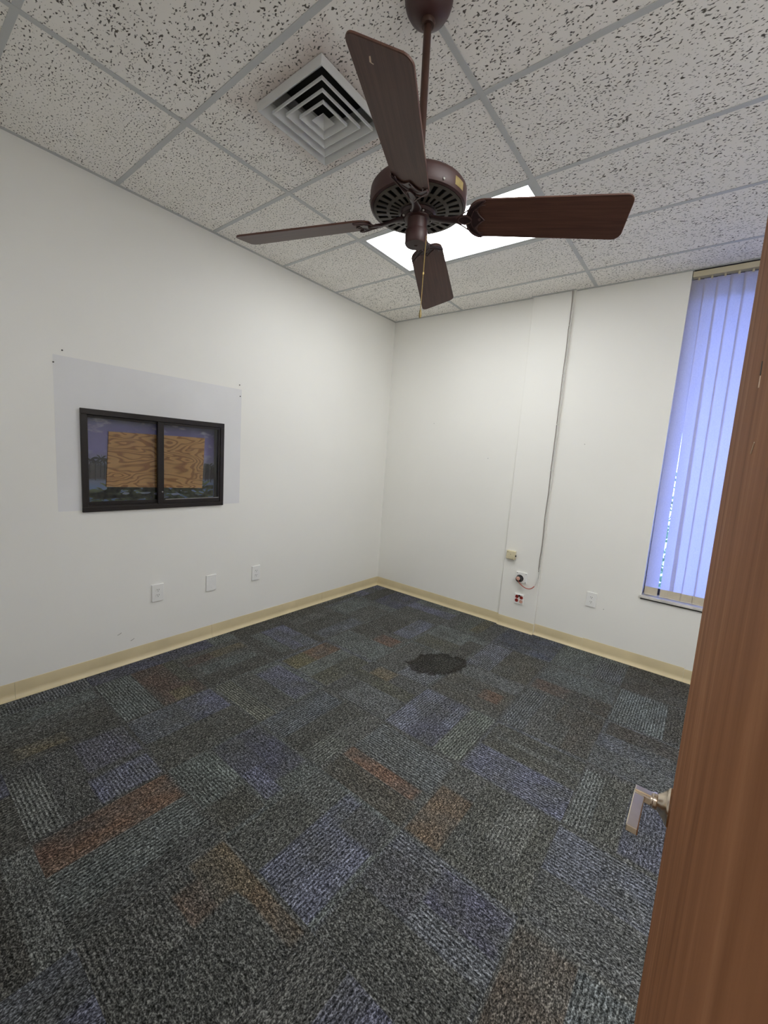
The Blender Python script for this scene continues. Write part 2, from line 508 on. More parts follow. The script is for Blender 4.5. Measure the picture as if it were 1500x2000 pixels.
# patches: (x0, x1, y0, y1, colour, rib)
PATCH = [
    (0.00, 0.17, -3.02, -2.2, N, .2), (0.00, 0.17, -3.4, -3.02, S, .8), (0.0, 0.17, -2.0, -1.0, D, .2),
    (0.17, 0.32, -3.5, -3.02, TE, .3), (0.32, 0.45, -3.5, -3.02, G, .3), (0.45, 0.66, -3.5, -3.02, D, .2), (0.52, 0.62, -3.46, -3.25, TN, .2), (0.335, 0.36, -3.5, -3.1, L, .3),
    (0.17, 0.67, -3.01, -2.80, TE, 1.0), (0.17, 0.67, -2.80, -2.53, RU, .2), (0.54, 0.66, -2.72, -2.60, TN, .2), (0.17, 0.5, -2.60, -2.53, OL, .2),
    (0.24, 0.34, -2.45, -2.03, TN, .2), (0.40, 0.52, -2.45, -2.05, TE, .3), (0.52, 0.67, -2.5, -2.03, D, .2), (0.24, 0.34, -2.50, -2.3, RU, .2),
    (0.20, 0.64, -1.80, -1.57, B, .5), (0.20, 0.60, -1.90, -1.81, TE, .3), (0.20, 0.67, -1.99, -1.91, D, .2), (0.45, 0.66, -1.7, -1.57, S, .4),
    (0.30, 0.50, -1.48, -1.0, D, .2), (0.50, 0.66, -1.48, -1.0, S, .5),
    (0.68, 0.94, -3.26, -3.03, (88, 88, 104), .6), (0.99, 1.17, -3.28, -3.03, (100, 104, 130), .9), (0.80, 1.17, -3.40, -3.28, (74, 75, 74), .2), (0.76, 1.17, -3.52, -3.40, L, 1.0),
    (0.68, 0.93, -3.01, -2.74, S, .9), (0.68, 0.93, -2.74, -2.52, (94, 98, 124), .8), (0.93, 1.18, -3.01, -2.53, (72, 72, 66), .2),
    (0.74, 1.16, -2.22, -2.03, (90, 93, 112), .7), (0.68, 1.18, -2.50, -2.38, (100, 102, 88), 1.0), (0.68, 1.18, -2.37, -2.23, G, .2),
    (0.71, 0.88, -1.78, -1.53, O, .2), (0.71, 0.88, -1.98, -1.78, (98, 92, 58), .2), (0.88, 1.02, -1.98, -1.53, (96, 103, 98), .7), (1.02, 1.18, -1.98, -1.53, OL, .3),
    (0.68, 1.18, -1.49, -1.22, TE, .6), (0.94, 1.14, -1.21, -1.06, (104, 76, 58), .2), (0.68, 0.94, -1.2, -1.0, D, .2),
    (0.98, 1.16, -0.97, -0.53, (96, 102, 122), .7), (0.68, 0.97, -0.98, -0.66, D, .2), (0.4, 0.67, -0.98, -0.6, G, .2),
    (1.19, 1.375, -3.52, -3.03, (112, 80, 54), .2), (1.375, 1.58, -3.52, -3.03, TE, .9), (1.58, 1.68, -3.52, -3.03, (70, 72, 70), .2), (1.19, 1.30, -3.52, -3.3, (96, 66, 46), .2),
    (1.19, 1.50, -3.01, -2.80, (94, 104, 100), .8), (1.19, 1.60, -2.71, -2.52, N, .2), (1.20, 1.45, -2.80, -2.66, (74, 76, 88), .2), (1.46, 1.66, -2.80, -2.71, (94, 98, 124), .8), (1.50, 1.68, -3.01, -2.82, (72, 72, 64), .2),
    (1.19, 1.39, -2.51, -2.03, (80, 86, 92), 1.0), (1.40, 1.55, -2.51, -2.03, (68, 68, 62), .2), (1.55, 1.68, -2.50, -2.28, (94, 98, 90), .7),
    (1.28, 1.44, -1.64, -1.51, (106, 94, 66), .2), (1.19, 1.68, -1.76, -1.64, OL, .2), (1.30, 1.68, -1.99, -1.76, (90, 94, 96), .9),
    (1.42, 1.67, -1.50, -1.30, (96, 100, 108), .9), (1.20, 1.42, -1.48, -1.0, G, .3),
    (1.54, 1.68, -0.97, -0.6, D, .2), (1.20, 1.54, -0.97, -0.75, OL, .2),
    (1.30, 1.50, -0.46, 0.0, (84, 90, 84), .3), (1.44, 1.54, -0.40, -0.05, (86, 82, 60), .2),
    (1.70, 2.18, -0.46, 0.0, (62, 66, 78), .3), (2.0, 2.2, -0.46, 0.0, (70, 76, 92), .7),
    (1.70, 1.90, -0.97, -0.50, (92, 96, 108), .9), (1.90, 2.18, -0.97, -0.5, (74, 72, 62), .2),
    (1.70, 2.18, -1.15, -1.0, (92, 96, 96), .6), (1.70, 2.18, -1.5, -1.16, (76, 74, 66), .2), (1.98, 2.12, -1.35, -1.22, (98, 76, 58), .2),
    (1.69, 1.84, -1.99, -1.51, (98, 103, 122), .9), (1.84, 2.02, -1.99, -1.51, (76, 78, 94), .3), (2.03, 2.18, -1.99, -1.51, (100, 108, 98), .9), (1.95, 2.02, -1.78, -1.56, (98, 104, 124), .7),
    (1.70, 2.18, -2.27, -2.02, (90, 96, 98), .9), (1.71, 2.14, -2.36, -2.28, (112, 80, 56), .2), (1.70, 2.18, -2.52, -2.37, (72, 68, 58), .2),
    (1.70, 1.90, -2.68, -2.53, (90, 95, 92), .6), (1.90, 2.17, -3.01, -2.68, (92, 97, 118), .9), (1.90, 1.985, -2.68, -2.53, (94, 100, 120), .6), (1.985, 2.18, -2.68, -2.53, (76, 78, 80), .2), (1.70, 1.90, -3.01, -2.68, (78, 80, 74), .2),
    (1.69, 1.94, -3.17, -3.03, (102, 88, 62), .2), (1.76, 1.90, -3.26, -3.17, (98, 76, 56), .2), (1.94, 2.18, -3.09, -3.03, (98, 80, 54), .2), (1.9, 2.18, -3.5, -3.1, (72, 74, 70), .3),
    (2.20, 2.70, -0.78, -0.50, (86, 93, 92), .7), (2.20, 2.44, -0.95, -0.80, (84, 70, 60), .2), (2.44, 2.70, -0.98, -0.79, (62, 58, 50), .2),
    (2.20, 2.34, -1.49, -1.0, (86, 91, 94), .9), (2.34, 2.55, -1.49, -1.0, G, .3), (2.45, 2.7, -1.25, -1.0, (66, 62, 54), .2), (2.55, 2.69, -1.49, -1.25, (72, 68, 60), .2),
    (2.20, 2.70, -1.99, -1.77, (88, 92, 114), .8), (2.20, 2.70, -1.76, -1.52, (74, 74, 66), .3), (2.25, 2.7, -1.66, -1.62, L, .4),
    (2.20, 2.36, -2.50, -2.18, (108, 86, 58), .2), (2.36, 2.69, -2.5, -2.02, (72, 73, 66), .2), (2.48, 2.62, -2.32, -2.02, (94, 96, 90), .5),
    (2.42, 2.69, -2.69, -2.53, (72, 73, 94), .3), (2.20, 2.42, -2.60, -2.53, (94, 98, 114), .9), (2.40, 2.69, -2.78, -2.69, (92, 97, 104), .9), (2.20, 2.41, -2.78, -2.60, (74, 75, 82), .2), (2.20, 2.69, -3.01, -2.79, (78, 80, 76), .3),
    (2.71, 3.00, -0.97, -0.50, (98, 108, 108), .9), (3.0, 3.2, -0.98, -0.49, (62, 60, 54), .2), (2.70, 3.2, -0.47, 0.0, (66, 63, 56), .2), (2.5, 2.69, -0.46, -0.1, (84, 88, 92), .8),
    (2.70, 2.82, -1.30, -1.16, (92, 98, 112), .8), (2.82, 3.2, -1.30, -1.16, (82, 86, 92), .7), (2.72, 3.2, -1.15, -1.0, (64, 60, 54), .2), (2.70, 3.2, -1.49, -1.31, (84, 88, 90), .6),
    (2.71, 2.80, -1.99, -1.56, (96, 102, 100), .9), (2.80, 2.92, -1.99, -1.52, (76, 77, 70), .3), (2.92, 3.2, -1.99, -1.6, (74, 77, 94), .4),
    (2.70, 3.2, -2.27, -2.02, (86, 91, 104), .9), (2.70, 3.2, -2.5, -2.28, (74, 76, 76), .3),
    (2.71, 2.90, -3.0, -2.53, (76, 66, 54), .2), (2.90, 3.2, -3.0, -2.53, (84, 92, 94), .8),
]
CARPET_K = 1.0


def soften(c):
    """the yarns are mixed, so a patch's own hue and value stay close to the carpet's mean"""
    y = .3 * c[0] + .59 * c[1] + .11 * c[2]; m = .0835
    y2 = m + (y - m) * .55
    return [(y + (v - y) * .54) * y2 / y for v in c]


def carpet_tile(x0, x1, y0, y1, along_x, rnd):
    """one carpet tile: slab with eased edges, top cut along the borders of its woven patches"""
    g = 0.0004
    x0 += g; x1 -= g; y0 += g; y1 -= g
    base_c = rnd.choice([G, D, TE, S, G, (74, 75, 74)]); base_r = rnd.choice([.2, .3, .7])
    mine = [q for q in PATCH if q[0] < x1 - .02 and q[1] > x0 + .02 and q[2] < y1 - .02 and q[3] > y0 + .02]
    if not mine:                # unseen or unmarked tile: three bands of its own
        c = [G, D, TE, S, N, L, B]
        for k in range(3):
            f0, f1 = k / 3, (k + 1) / 3; q = rnd.choice(c); rb = rnd.choice([.2, .3, .9])
            if along_x:
                mine.append((x0, x1, y0 + f0 * (y1 - y0), y0 + f1 * (y1 - y0), q, rb))
            else:
                mine.append((x0 + f0 * (x1 - x0), x0 + f1 * (x1 - x0), y0, y1, q, rb))

    def cuts(a, b, idx):
        e = {a, a + .003, b - .003, b}
        for q in mine:
            for v in (q[idx], q[idx + 1]):
                soft = .004 if (idx == 2) == along_x else .012
                for w in (v - soft, v + soft):
                    if a + .005 < w < b - .005:
                        e.add(w)
        n = 5
        for k in range(1, n):
            e.add(a + (b - a) * k / n)
        e = sorted(e); out = [e[0]]
        for v in e[1:]:
            if v - out[-1] > .0025:
                out.append(v)
        out[-1] = b
        return out
    xs, ys = cuts(x0, x1, 0), cuts(y0, y1, 2)

    def col(x, y):
        c, rb = base_c, base_r
        for q in mine:
            if q[0] <= x <= q[1] and q[2] <= y <= q[3]:
                c, rb = q[4], q[5]
        return c, rb
    nx, ny = len(xs), len(ys); cx, cyy = (x0 + x1) / 2, (y0 + y1) / 2
    vs, cs, rs, uvs = [], [], [], []
    ox, oy = rnd.uniform(0, 30), rnd.uniform(0, 30)
    for j, y in enumerate(ys):
        for i, x in enumerate(xs):
            edge = i in (0, nx - 1) or j in (0, ny - 1)
            vs.append((x - cx, y - cyy, -0.0003 if edge else 0.0))
            c, rb = col(x, y); lc = soften(s2l(c))
            jit = 1 + rnd.uniform(-.09, .09)
            cs.append([v * CARPET_K * jit for v in lc] + [1.0]); rs.append(rb)
            uvs.append((x + ox, y + oy) if along_x else (y + oy, x + ox))
    fs = [(j * nx + i, j * nx + i + 1, (j + 1) * nx + i + 1, (j + 1) * nx + i) for j in range(ny - 1) for i in range(nx - 1)]
    k = len(vs); per = [(0, 0), (nx - 1, 0), (nx - 1, ny - 1), (0, ny - 1)]
    ring = list(range(nx)) + [j * nx + nx - 1 for j in range(1, ny)] + [(ny - 1) * nx + i for i in range(nx - 2, -1, -1)] + [j * nx for j in range(ny - 2, 0, -1)]
    for r in ring:
        vs.append((vs[r][0], vs[r][1], -0.006)); cs.append([.01, .01, .01, 1]); rs.append(0); uvs.append(uvs[r])
    m = len(ring)
    for i in range(m):
        fs.append((ring[i], k + i, k + (i + 1) % m, ring[(i + 1) % m]))
    me = bpy.data.meshes.new('carpet_tile'); me.from_pydata(vs, [], fs); me.materials.append(M['carpet'])
    a = me.color_attributes.new('tint', 'FLOAT_COLOR', 'POINT')
    for i, c in enumerate(cs):
        a.data[i].color = c
    b = me.attributes.new('rib', 'FLOAT', 'POINT')
    for i, v in enumerate(rs):
        b.data[i].value = v
    ul = me.uv_layers.new(name='pile')
    for lp in me.loops:
        ul.data[lp.index].uv = uvs[lp.vertex_index]
    o = bpy.data.objects.new('carpet_tile', me); COL.objects.link(o)
    o.location = (cx, cyy, 0); o.parent = floor
    return o


rnd = random.Random(11)
xs_edges = [0.0] + [TX0 + k * TS for k in range(9)]
xs_edges = [x for x in xs_edges if x < RX - .05] + [RX]
ys_edges = [0.0] + [TY0 - k * TS for k in range(7)]
ys_edges = [y for y in ys_edges if y > NY + .05] + [NY - 0.14]
for ci in range(len(xs_edges) - 1):
    for ri in range(len(ys_edges) - 1):
        ya, yb = ys_edges[ri + 1], ys_edges[ri]
        if ri == len(ys_edges) - 2 and not (xs_edges[ci] > DX0 - .3 and xs_edges[ci + 1] < DX1 + .4):
            ya = NY
        carpet_tile(xs_edges[ci], xs_edges[ci + 1], max(ya, NY), yb, (ci + ri) % 2 == 0, rnd)

# left wall with the pass-through opening
wl_ = MB()
for y0, y1, z0, z1 in ((NY - 0.12, PY0, -0.05, H + 0.4), (PY1, T, -0.05, H + 0.4), (PY0, PY1, -0.05, PZ0), (PY0, PY1, PZ1, H + 0.4)):
    wl_.box((-T, y0, z0), (0, y1, z1))
wall_left = struct('wall_left', wl_, M['wall'])
# older paint showing round the window: thin film of paint on the wall, with the opening left out
pp = MB()
for y0, y1, z0, z1 in ((-3.113, PY0, 1.090, 1.993), (PY1, -1.908, 1.086, 1.993), (PY0, PY1, PZ1, 1.993)):
    pp.box((0.0, y0, z0), (0.0006, y1, z1))
o = pp.build('paint_patch', M['patch'], wall_left); o['label'] = 'greyer rectangle of older paint left around the window'
for y, z in ((-3.068, 2.024), (-3.111, 1.95), (-1.928, 2.026), (-1.921, 1.94)):
    MB().lathe([(0.0, 0.006), (0.003, 0.005), (0.0042, 0.003), (0.0042, 0.0)], 10, origin=(0.0006, y, z), axis=0).build('nail', M['nail'], wall_left, origin=(0, y, z))
for y, z in ((-2.80, 0.22), (-2.72, 0.155)):
    MB().tube([(0.0005, y - .012, z), (0.0012, y, z + .004), (0.0005, y + .012, z + .012)], 0.0011, 5).build('scuff_mark', M['slot'], wall_left)

# back wall with window opening and shallow pilaster
wb = MB()
for x0, x1, z0, z1 in ((-T, WX0, -0.05, H + 0.4), (WX1, RX + T, -0.05, H + 0.4), (WX0, WX1, -0.05, WZ0)):
    wb.box((x0, 0, z0), (x1, 0.24, z1))
wb.box((WX0, 0, H + 0.05), (WX1, 0.24, H + 0.4))
wall_back = struct('wall_back', wb, M['wall'])
MB().box((1.556, -0.022, 0.0), (1.905, 0.0, H), bev=0.003).build('pilaster', M['wall'], wall_back)
for x, z in ((2.45, .40), (0.62, 1.93), (1.27, 1.60), (2.13, 1.77)):
    MB().lathe([(0.0, -0.002), (0.0025, -0.0015), (0.003, 0.0)], 8, origin=(x, 0, z), axis=1).build('nail_hole', M['slot'], wall_back)
wall_right = struct('wall_right', MB().box((RX, NY - 0.12, -0.05), (RX + T, 0.24, H + 0.4)), M['wall'])
wn_mb = MB()
for x0, x1, z0, z1 in ((-T, DX0, -0.05, H + 0.4), (DX1, RX + T, -0.05, H + 0.4), (DX0, DX1, 2.14, H + 0.4)):
    wn_mb.box((x0, NY - 0.12, z0), (x1, NY, z1))
wall_near = struct('wall_near', wn_mb, M['wall'])

# ------------------------------------------------------------------ suspended ceiling
ceiling = struct('ceiling', MB().box((-T, NY - 0.12, H + 0.30), (RX + T, 0.24, H + 0.36)), M['plenum'])
gx = [0.8458 + k * 1.2192 for k in range(4)]
gy = [-(0.3401 + k * 0.6096) for k in range(6)]
xe = [0.0] + gx + [RX]; ye = [0.0] + gy + [NY]
FW = 0.0125
LIGHT_CELLS = ((1, 2), (3, 4), (3, 5))  # first is the visible troffer, the rest are added fill lights
VENT_CELL = (1, 4)                            # x cell, y cell with diffuser
tile_mesh = {}


def ceil_tile(x0, x1, y0, y1, hole=None):
    lx, ly = x1 - x0, y1 - y0
    mb = MB(); g = 0.004; z0, z1 = H + 0.0025, H + 0.018
    if hole is None:
        key = (round(lx, 3), round(ly, 3))
        if key in tile_mesh:
            o = bpy.data.objects.new('ceiling_tile', tile_mesh[key]); COL.objects.link(o)
            o.location = ((x0 + x1) / 2, (y0 + y1) / 2, 0); o.parent = ceiling
            return o
        mb.box((x0 + g, y0 + g, z0), (x1 - g, y1 - g, z1))
    else:
        a, b, c, d = hole
        for q in ((x0 + g, a, y0 + g, y1 - g), (b, x1 - g, y0 + g, y1 - g), (a, b, y0 + g, c), (a, b, d, y1 - g)):
            mb.box((q[0], q[2], z0), (q[1], q[3], z1))
    o = mb.build('ceiling_tile', M['ceiling'], ceiling, origin=((x0 + x1) / 2, (y0 + y1) / 2, 0))
    if hole is None:
        tile_mesh[key] = o.data
    return o


VX0, VX1, VY0, VY1 = 1.238, 1.648, -2.660, -2.252
for i in range(len(xe) - 1):
    for j in range(len(ye) - 1):
        if (i, j) in LIGHT_CELLS:
            continue
        hole = (VX0 + .02, VX1 - .02, VY0 + .02, VY1 - .02) if (i, j) == VENT_CELL else None
        ceil_tile(xe[i], xe[i + 1], ye[j + 1], ye[j], hole)


def tee(a, b, horiz):
    """inverted-T grid bar: flange, web and bulb"""
    (x0, y0), (x1, y1) = a, b; mb = MB()
    if horiz:
        mb.box((x0, y0 - FW, H), (x1, y0 + FW, H + 0.0022)); mb.box((x0, y0 - .001, H + .002), (x1, y0 + .001, H + .04))
    else:
        mb.box((x0 - FW, y0, H - 0.0006), (x0 + FW, y1, H + 0.0022)); mb.box((x0 - .001, y0, H + .002), (x0 + .001, y1, H + .04))
    return mb


for x in gx:
    tee((x, NY), (x, 0), False).build('main_tee', M['grid'], ceiling)
for y in gy:
    for i in range(len(xe) - 1):
        x0 = xe[i] + (FW if i else 0); x1 = xe[i + 1] - (FW if i < len(xe) - 2 else 0)
        tee((x0, y), (x1, y), True).build('cross_tee', M['grid'], ceiling)
for a, b in (((0, NY, H - .001), (0.022, 0, H + .0022)), ((RX - .022, NY, H - .001), (RX, 0, H + .0022)),
             ((0.022, NY, H - .001), (RX - .022, NY + .022, H + .0022))):
    MB().box(a, b).build('wall_angle', M['grid'], ceiling)
wa = MB()
wa.box((0.022, -0.022, H - .001), (1.545, 0, H + .0022)); wa.box((1.545, -0.044, H - .001), (1.915, -0.022, H + .0022))
wa.box((1.915, -0.022, H - .001), (RX - .022, 0, H + .0022))
wa.build('wall_angle', M['grid'], ceiling)

# ------------------------------------------------------------------ baseboards (vinyl cove base)


def cove(axis, a, b, off, top=0.1):
    """cove strip from a to b along an axis; off = wall face; profile leans out in a toe"""
    prof = [(0, 0), (0.024, 0), (0.0235, 0.0025), (0.016, 0.008), (0.009, 0.016), (0.005, 0.026), (0.0036, 0.036), (0.0032, top - .004), (0.0018, top), (0, top)]
    n = len(prof); mb = MB(); vs = []
    for t in (a, b):
        for (o, z) in prof:
            vs.append((off + o, t, z) if axis == 'y' else (t, off - o, z))
    fs = [tuple(range(n)), tuple(range(2 * n - 1, n - 1, -1))] + [(i, (i + 1) % n, n + (i + 1) % n, n + i) for i in range(n)]
    return mb.add(vs, fs, 0, True)


def base(name, axis, off, cutsl, tops=None):
    root = None
    for k in range(len(cutsl) - 1):
        a, b = cutsl[k], cutsl[k + 1]
        o = cove(axis, a + .0006, b - .0006, off[k] if isinstance(off, list) else off, (tops or {}).get(k, .1)).build(name if root is None else 'cove_strip', M['vinyl'], root)
        if root is None:
            root = o; root['kind'] = 'structure'
    return root


base('baseboard_left', 'y', 0.0, [NY, -3.349, -2.133, -0.917, -0.004])
base('baseboard_back', 'x', [0.0, -0.022, 0.0, 0.0, 0.0], [0.004, 1.556, 1.905, 2.324, 3.05, RX - .004], {1: .098, 3: .105, 4: .098})
base('baseboard_near', 'x', NY + 0.0175, [0.004, DX0 - .01])

# ------------------------------------------------------------------ pass-through window in left wall (window_1)
w1 = MB()
fy0, fy1, fz0, fz1 = -2.993, -2.058, 1.079, 1.712
for a, b in (((-.085, fy0, fz1 - .034), (.014, fy1, fz1)), ((-.085, fy0, fz0), (.014, fy1, fz0 + .030)),
             ((-.085, fy0, fz0 + .030), (.014, fy0 + .030, fz1 - .034)), ((-.085, fy1 - .030, fz0 + .030), (.014, fy1, fz1 - .034))):
    w1.box(a, b, bev=.0015)
window_1 = struct('window_1', w1, M['bronze'])


def sash(y0, y1, z0, z1, x, stile_l, stile_r):
    s = MB(); t = .014
    s.box((x - t, y0, z0), (x, y0 + stile_l, z1), bev=.001); s.box((x - t, y1 - stile_r, z0), (x, y1, z1), bev=.001)
    s.box((x - t, y0 + stile_l, z1 - .016), (x, y1 - stile_r, z1), bev=.001); s.box((x - t, y0 + stile_l, z0), (x, y1 - stile_r, z0 + .030), bev=.001)
    so = s.build('window_sash', M['bronze'], window_1)
    MB().box((x - t / 2 - .002, y0 + stile_l - .004, z0 + .026), (x - t / 2 + .002, y1 - stile_r + .004, z1 - .012)).build('glass_pane', M['glass'], so)
    return so


sash(fy0 + .031, -2.515, fz0 + .031, fz1 - .035, -.010, .012, .030)
sr = sash(-2.548, fy1 - .031, fz0 + .031, fz1 - .035, .009, .040, .016)
MB().box((.0095, -2.500, fz0 + .060), (.0105, -2.095, fz0 + .066)).build('worn_strip', M['bare_metal'], sr)
MB().lathe([(0, .006), (.004, .005), (.005, .002), (.005, 0)], 12, origin=(.009, -2.520, 1.195), axis=0).build('latch_button', M['bare_metal'], sr)
# track lip between sashes and the frame
MB().box((.002, fy0 + .031, fz0 + .030), (.012, -2.552, fz0 + .040)).build('track_lip', M['bronze'], window_1)

mural = MB().box((-.082, fy0 + .031, fz0 + .031), (-.078, fy1 - .031, fz1 - .035)).build('beach_print', M['mural'])
tag(mural, 'printed beach scene with purple cloudy sky fixed behind the dark-framed window', 'poster')


def frond(mb, y, z, L_, ang, w=.014):
    """leaf blade lying in the plane of the print"""
    pts = []
    for k in range(7):
        f = k / 6; a = ang - f * f * .9 * (1 if math.cos(ang) > 0 else -1)
        pts.append((y + L_ * f * math.cos(ang), z + L_ * f * math.sin(ang) - .30 * L_ * f * f, w * math.sin(math.pi * min(1, .12 + .88 * f)) + .001))
    vs = []
    for (py, pz, ww) in pts:
        py = min(-2.093, max(-2.958, py)); pz = min(1.66, max(fz0 + .040, pz))
        vs += [(-.0772, py, pz - ww / 2), (-.0772, py, pz + ww / 2)]
    mb.add(vs, [(2 * i, 2 * i + 2, 2 * i + 3, 2 * i + 1) for i in range(6)])


rf = random.Random(5)
fm = MB(); zb = fz0 + .064
for k in range(230):
    y = rf.uniform(-2.90, -2.12); edge = min(1, (y + 2.95) / .16, (-2.10 - y) / .10)
    z = zb + rf.uniform(-.02, .10) * max(.1, edge)
    frond(fm, y, z, rf.uniform(.05, .13), rf.choice([rf.uniform(0.1, .9), math.pi - rf.uniform(.1, .9)]), rf.uniform(.010, .024))
fm.build('frond_print', M['foliage_print'], mural, 'stuff')
for k in range(5):
    y, z = rf.uniform(-2.75, -2.25), zb + rf.uniform(.0, .05)
    n = 9; ll, hh = rf.uniform(.02, .05), rf.uniform(.006, .014)
    vs = [(-.0768, y + ll * math.cos(2 * math.pi * i / n) * rf.uniform(.5, 1), z + hh * math.sin(2 * math.pi * i / n) * rf.uniform(.5, 1)) for i in range(n)]
    MB().add(vs, [tuple(range(n))]).build('foam_print', M['sand_print'], mural)
for (y, z, h) in ((-2.925, 1.40, .06), (-2.895, 1.39, .05), (-2.865, 1.41, .06), (-2.845, 1.40, .04), (-2.135, 1.38, .07), (-2.115, 1.37, .05), (-2.160, 1.38, .04)):
    pm = MB()
    pm.tube([(-.0774, y, z - .12), (-.0774, y + .004, z)], .0022, 5)
    for k in range(8):
        a = 2 * math.pi * k / 8 + rf.uniform(-.2, .2)
        frond(pm, y + .004, z, h * rf.uniform(.6, .9), a, .010)
    pm.build('palm_print', M['palm_print'], mural)
ply = MB().add([(-.0765, -2.838, 1.228), (-.0765, -2.190, 1.208), (-.0765, -2.172, 1.592), (-.0765, -2.818, 1.586),
                (-.066, -2.838, 1.228), (-.066, -2.190, 1.208), (-.066, -2.172, 1.592), (-.066, -2.818, 1.586)],
               [(0, 3, 2, 1), (4, 5, 6, 7), (0, 1, 5, 4), (1, 2, 6, 5), (2, 3, 7, 6), (3, 0, 4, 7)]).build('plywood_panel', M['plywood'])
tag(ply, 'raw plywood sheet with wavy orange grain covering the middle of the window', 'plywood')
struct('trim_1', MB().box((-.16, PY0 - .02, PZ0 - .02), (-.086, PY1 + .02, PZ1 + .02)), M['black'])

# ------------------------------------------------------------------ back window (window_2), sill, exterior
w2 = MB()
for a, b in (((WX0, .13, WZ0), (WX0 + .05, .19, H + .05)), ((WX1 - .05, .13, WZ0), (WX1, .19, H + .05)),
             ((WX0, .13, WZ0), (WX1, .19, WZ0 + .07)), ((WX0, .13, H - .02), (WX1, .19, H + .05))):
    w2.box(a, b, bev=.002)
window_2 = struct('window_2', w2, M['winframe'])
for a, b in ((WX0 + .05, WX1 - .05),):
    MB().box((a - .005, .158, WZ0 + .065), (b + .005, .163, H - .015)).build('glass_pane', M['glass'], window_2)
sill = MB().box((WX0 - .012, -.020, WZ0 + .001), (WX1 + .012, .13, WZ0 + .020), bev=.002).build('window_sill', M['marble'], window_2)
sill['label'] = 'pale marble window sill'
MB().box((WX0 - .004, -.012, WZ0 - .009), (WX1 + .004, -.0005, WZ0 + .001)).build('sill_shadow_strip', M['rubber'], window_2)  # dark strip drawn in for the shadow below the sill overhang

blind = thing('vertical_blind', 'white fabric vertical blind glowing blue in the tall window beside the open door', 'blind', (WX0 + .3, .03, H - .03))
bl = blind.location.copy()


def part(mb, name, mat, par, loc, kind=None):
    """mesh written in world coordinates, hung under an Empty at loc"""
    mb.v = [p - Vector(loc) for p in mb.v]
    return mb.build(name, mat, par, kind)


part(MB().box((WX0 + .004, -.001, H - .047), (WX1 - .004, .052, H - .008), bev=.002), 'headrail', M['headrail'], blind, bl)
tops = [2.7420 + .0745 * k for k in range(30)]
bots = [2.757, 2.861, 2.917, 2.996, 3.070] + [2.7420 + .0745 * k + .03 for k in range(5, 30)]
ZT, ZB, ZH = H - .060, .603, .668
for k, (ct, cb) in enumerate(zip(tops, bots)):
    if ct > WX1 - .05:
        break
    ang = .11 + .02 * math.sin(k * 2.1); hw = .0440
    v = MB(); rows = 7
    for r in range(rows + 1):
        f = r / rows; c = ct + (cb - ct) * f; z = ZT + (ZB - ZT) * f
        for s in range(5):
            q = -1 + s / 2
            bow = .0016 * (1 - q * q)
            v.v.append(Vector((c + hw * q * math.cos(ang), .026 + hw * q * math.sin(ang) - bow, z)))
    for r in range(rows):
        for s in range(4):
            v.f.append((r * 5 + s, r * 5 + s + 1, (r + 1) * 5 + s + 1, (r + 1) * 5 + s)); v.mi.append(0); v.sm.append(True)
    vo = part(v, 'vane', M['vane'], blind, bl)
    hm = MB()
    cs_ = ct + (cb - ct) * (ZH - ZT) / (ZB - ZT)
    vs = []
    for (c, z) in ((cs_, ZH), (cb, ZB - .001)):
        for dy in (-.0016, .0016):
            for q in (-1, 1):
                vs.append((c + (hw - .0005) * q * math.cos(ang), .0255 + hw * q * math.sin(ang) + dy, z))
    hm.add(vs, [(0, 1, 5, 4), (2, 6, 7, 3), (0, 4, 6, 2), (1, 3, 7, 5), (4, 5, 7, 6), (0, 2, 3, 1)])
    part(hm, 'hem_weight', M['hem'], vo, bl)
    part(MB().box((ct - .006, .022, ZT - .006), (ct + .006, .030, H - .046)), 'carrier_hook', M['headrail'], vo, bl)
ch = MB()
for y in (.016, .037):
    ch.tube([(WX0 + .02 + .0745 * k, y, .612 - .006 * (k % 2)) for k in range(9)], .0012, 5)
part(ch, 'link_chain', M['bead_chain'], blind, bl)

struct('ground', MB().box((-3, .24, -.25), (9, 14, -.15)), M['grass'])
struct('trim_2', MB().box((1.2, .24, H - .22), (6.4, 2.4, H - .02)), M['shade_soffit'])      # unseen eave, added to shade the tops of the blind vanes
shrub = thing('shrub', 'green shrub seen as a sliver through the gap in the blind', 'shrub', (2.4, 2.4, -.15))
part(MB().tube([(2.4, 2.4, -.15), (2.42, 2.4, .5), (2.35, 2.45, 1.1)], [.05, .04, .02], 8), 'trunk', M['rod'], shrub, shrub.location)
lf = MB(); rl = random.Random(3)
for k in range(1500):
    th = rl.uniform(0, 2 * math.pi); ph = math.acos(rl.uniform(-1, 1)); rr = rl.uniform(.55, 1)
    c = Vector((2.4 + 1.3 * rr * math.sin(ph) * math.cos(th), 2.4 + .8 * rr * math.sin(ph) * math.sin(th), .75 + .85 * rr * math.cos(ph)))
    a = Vector((rl.uniform(-1, 1), rl.uniform(-1, 1), rl.uniform(-1, 1))).normalized(); b = a.orthogonal().normalized()
    lf.add([c - a * .05, c + b * .022, c + a * .05, c - b * .022], [(0, 1, 2, 3)])
part(lf, 'foliage', M['leaf'], shrub, shrub.location, 'stuff')

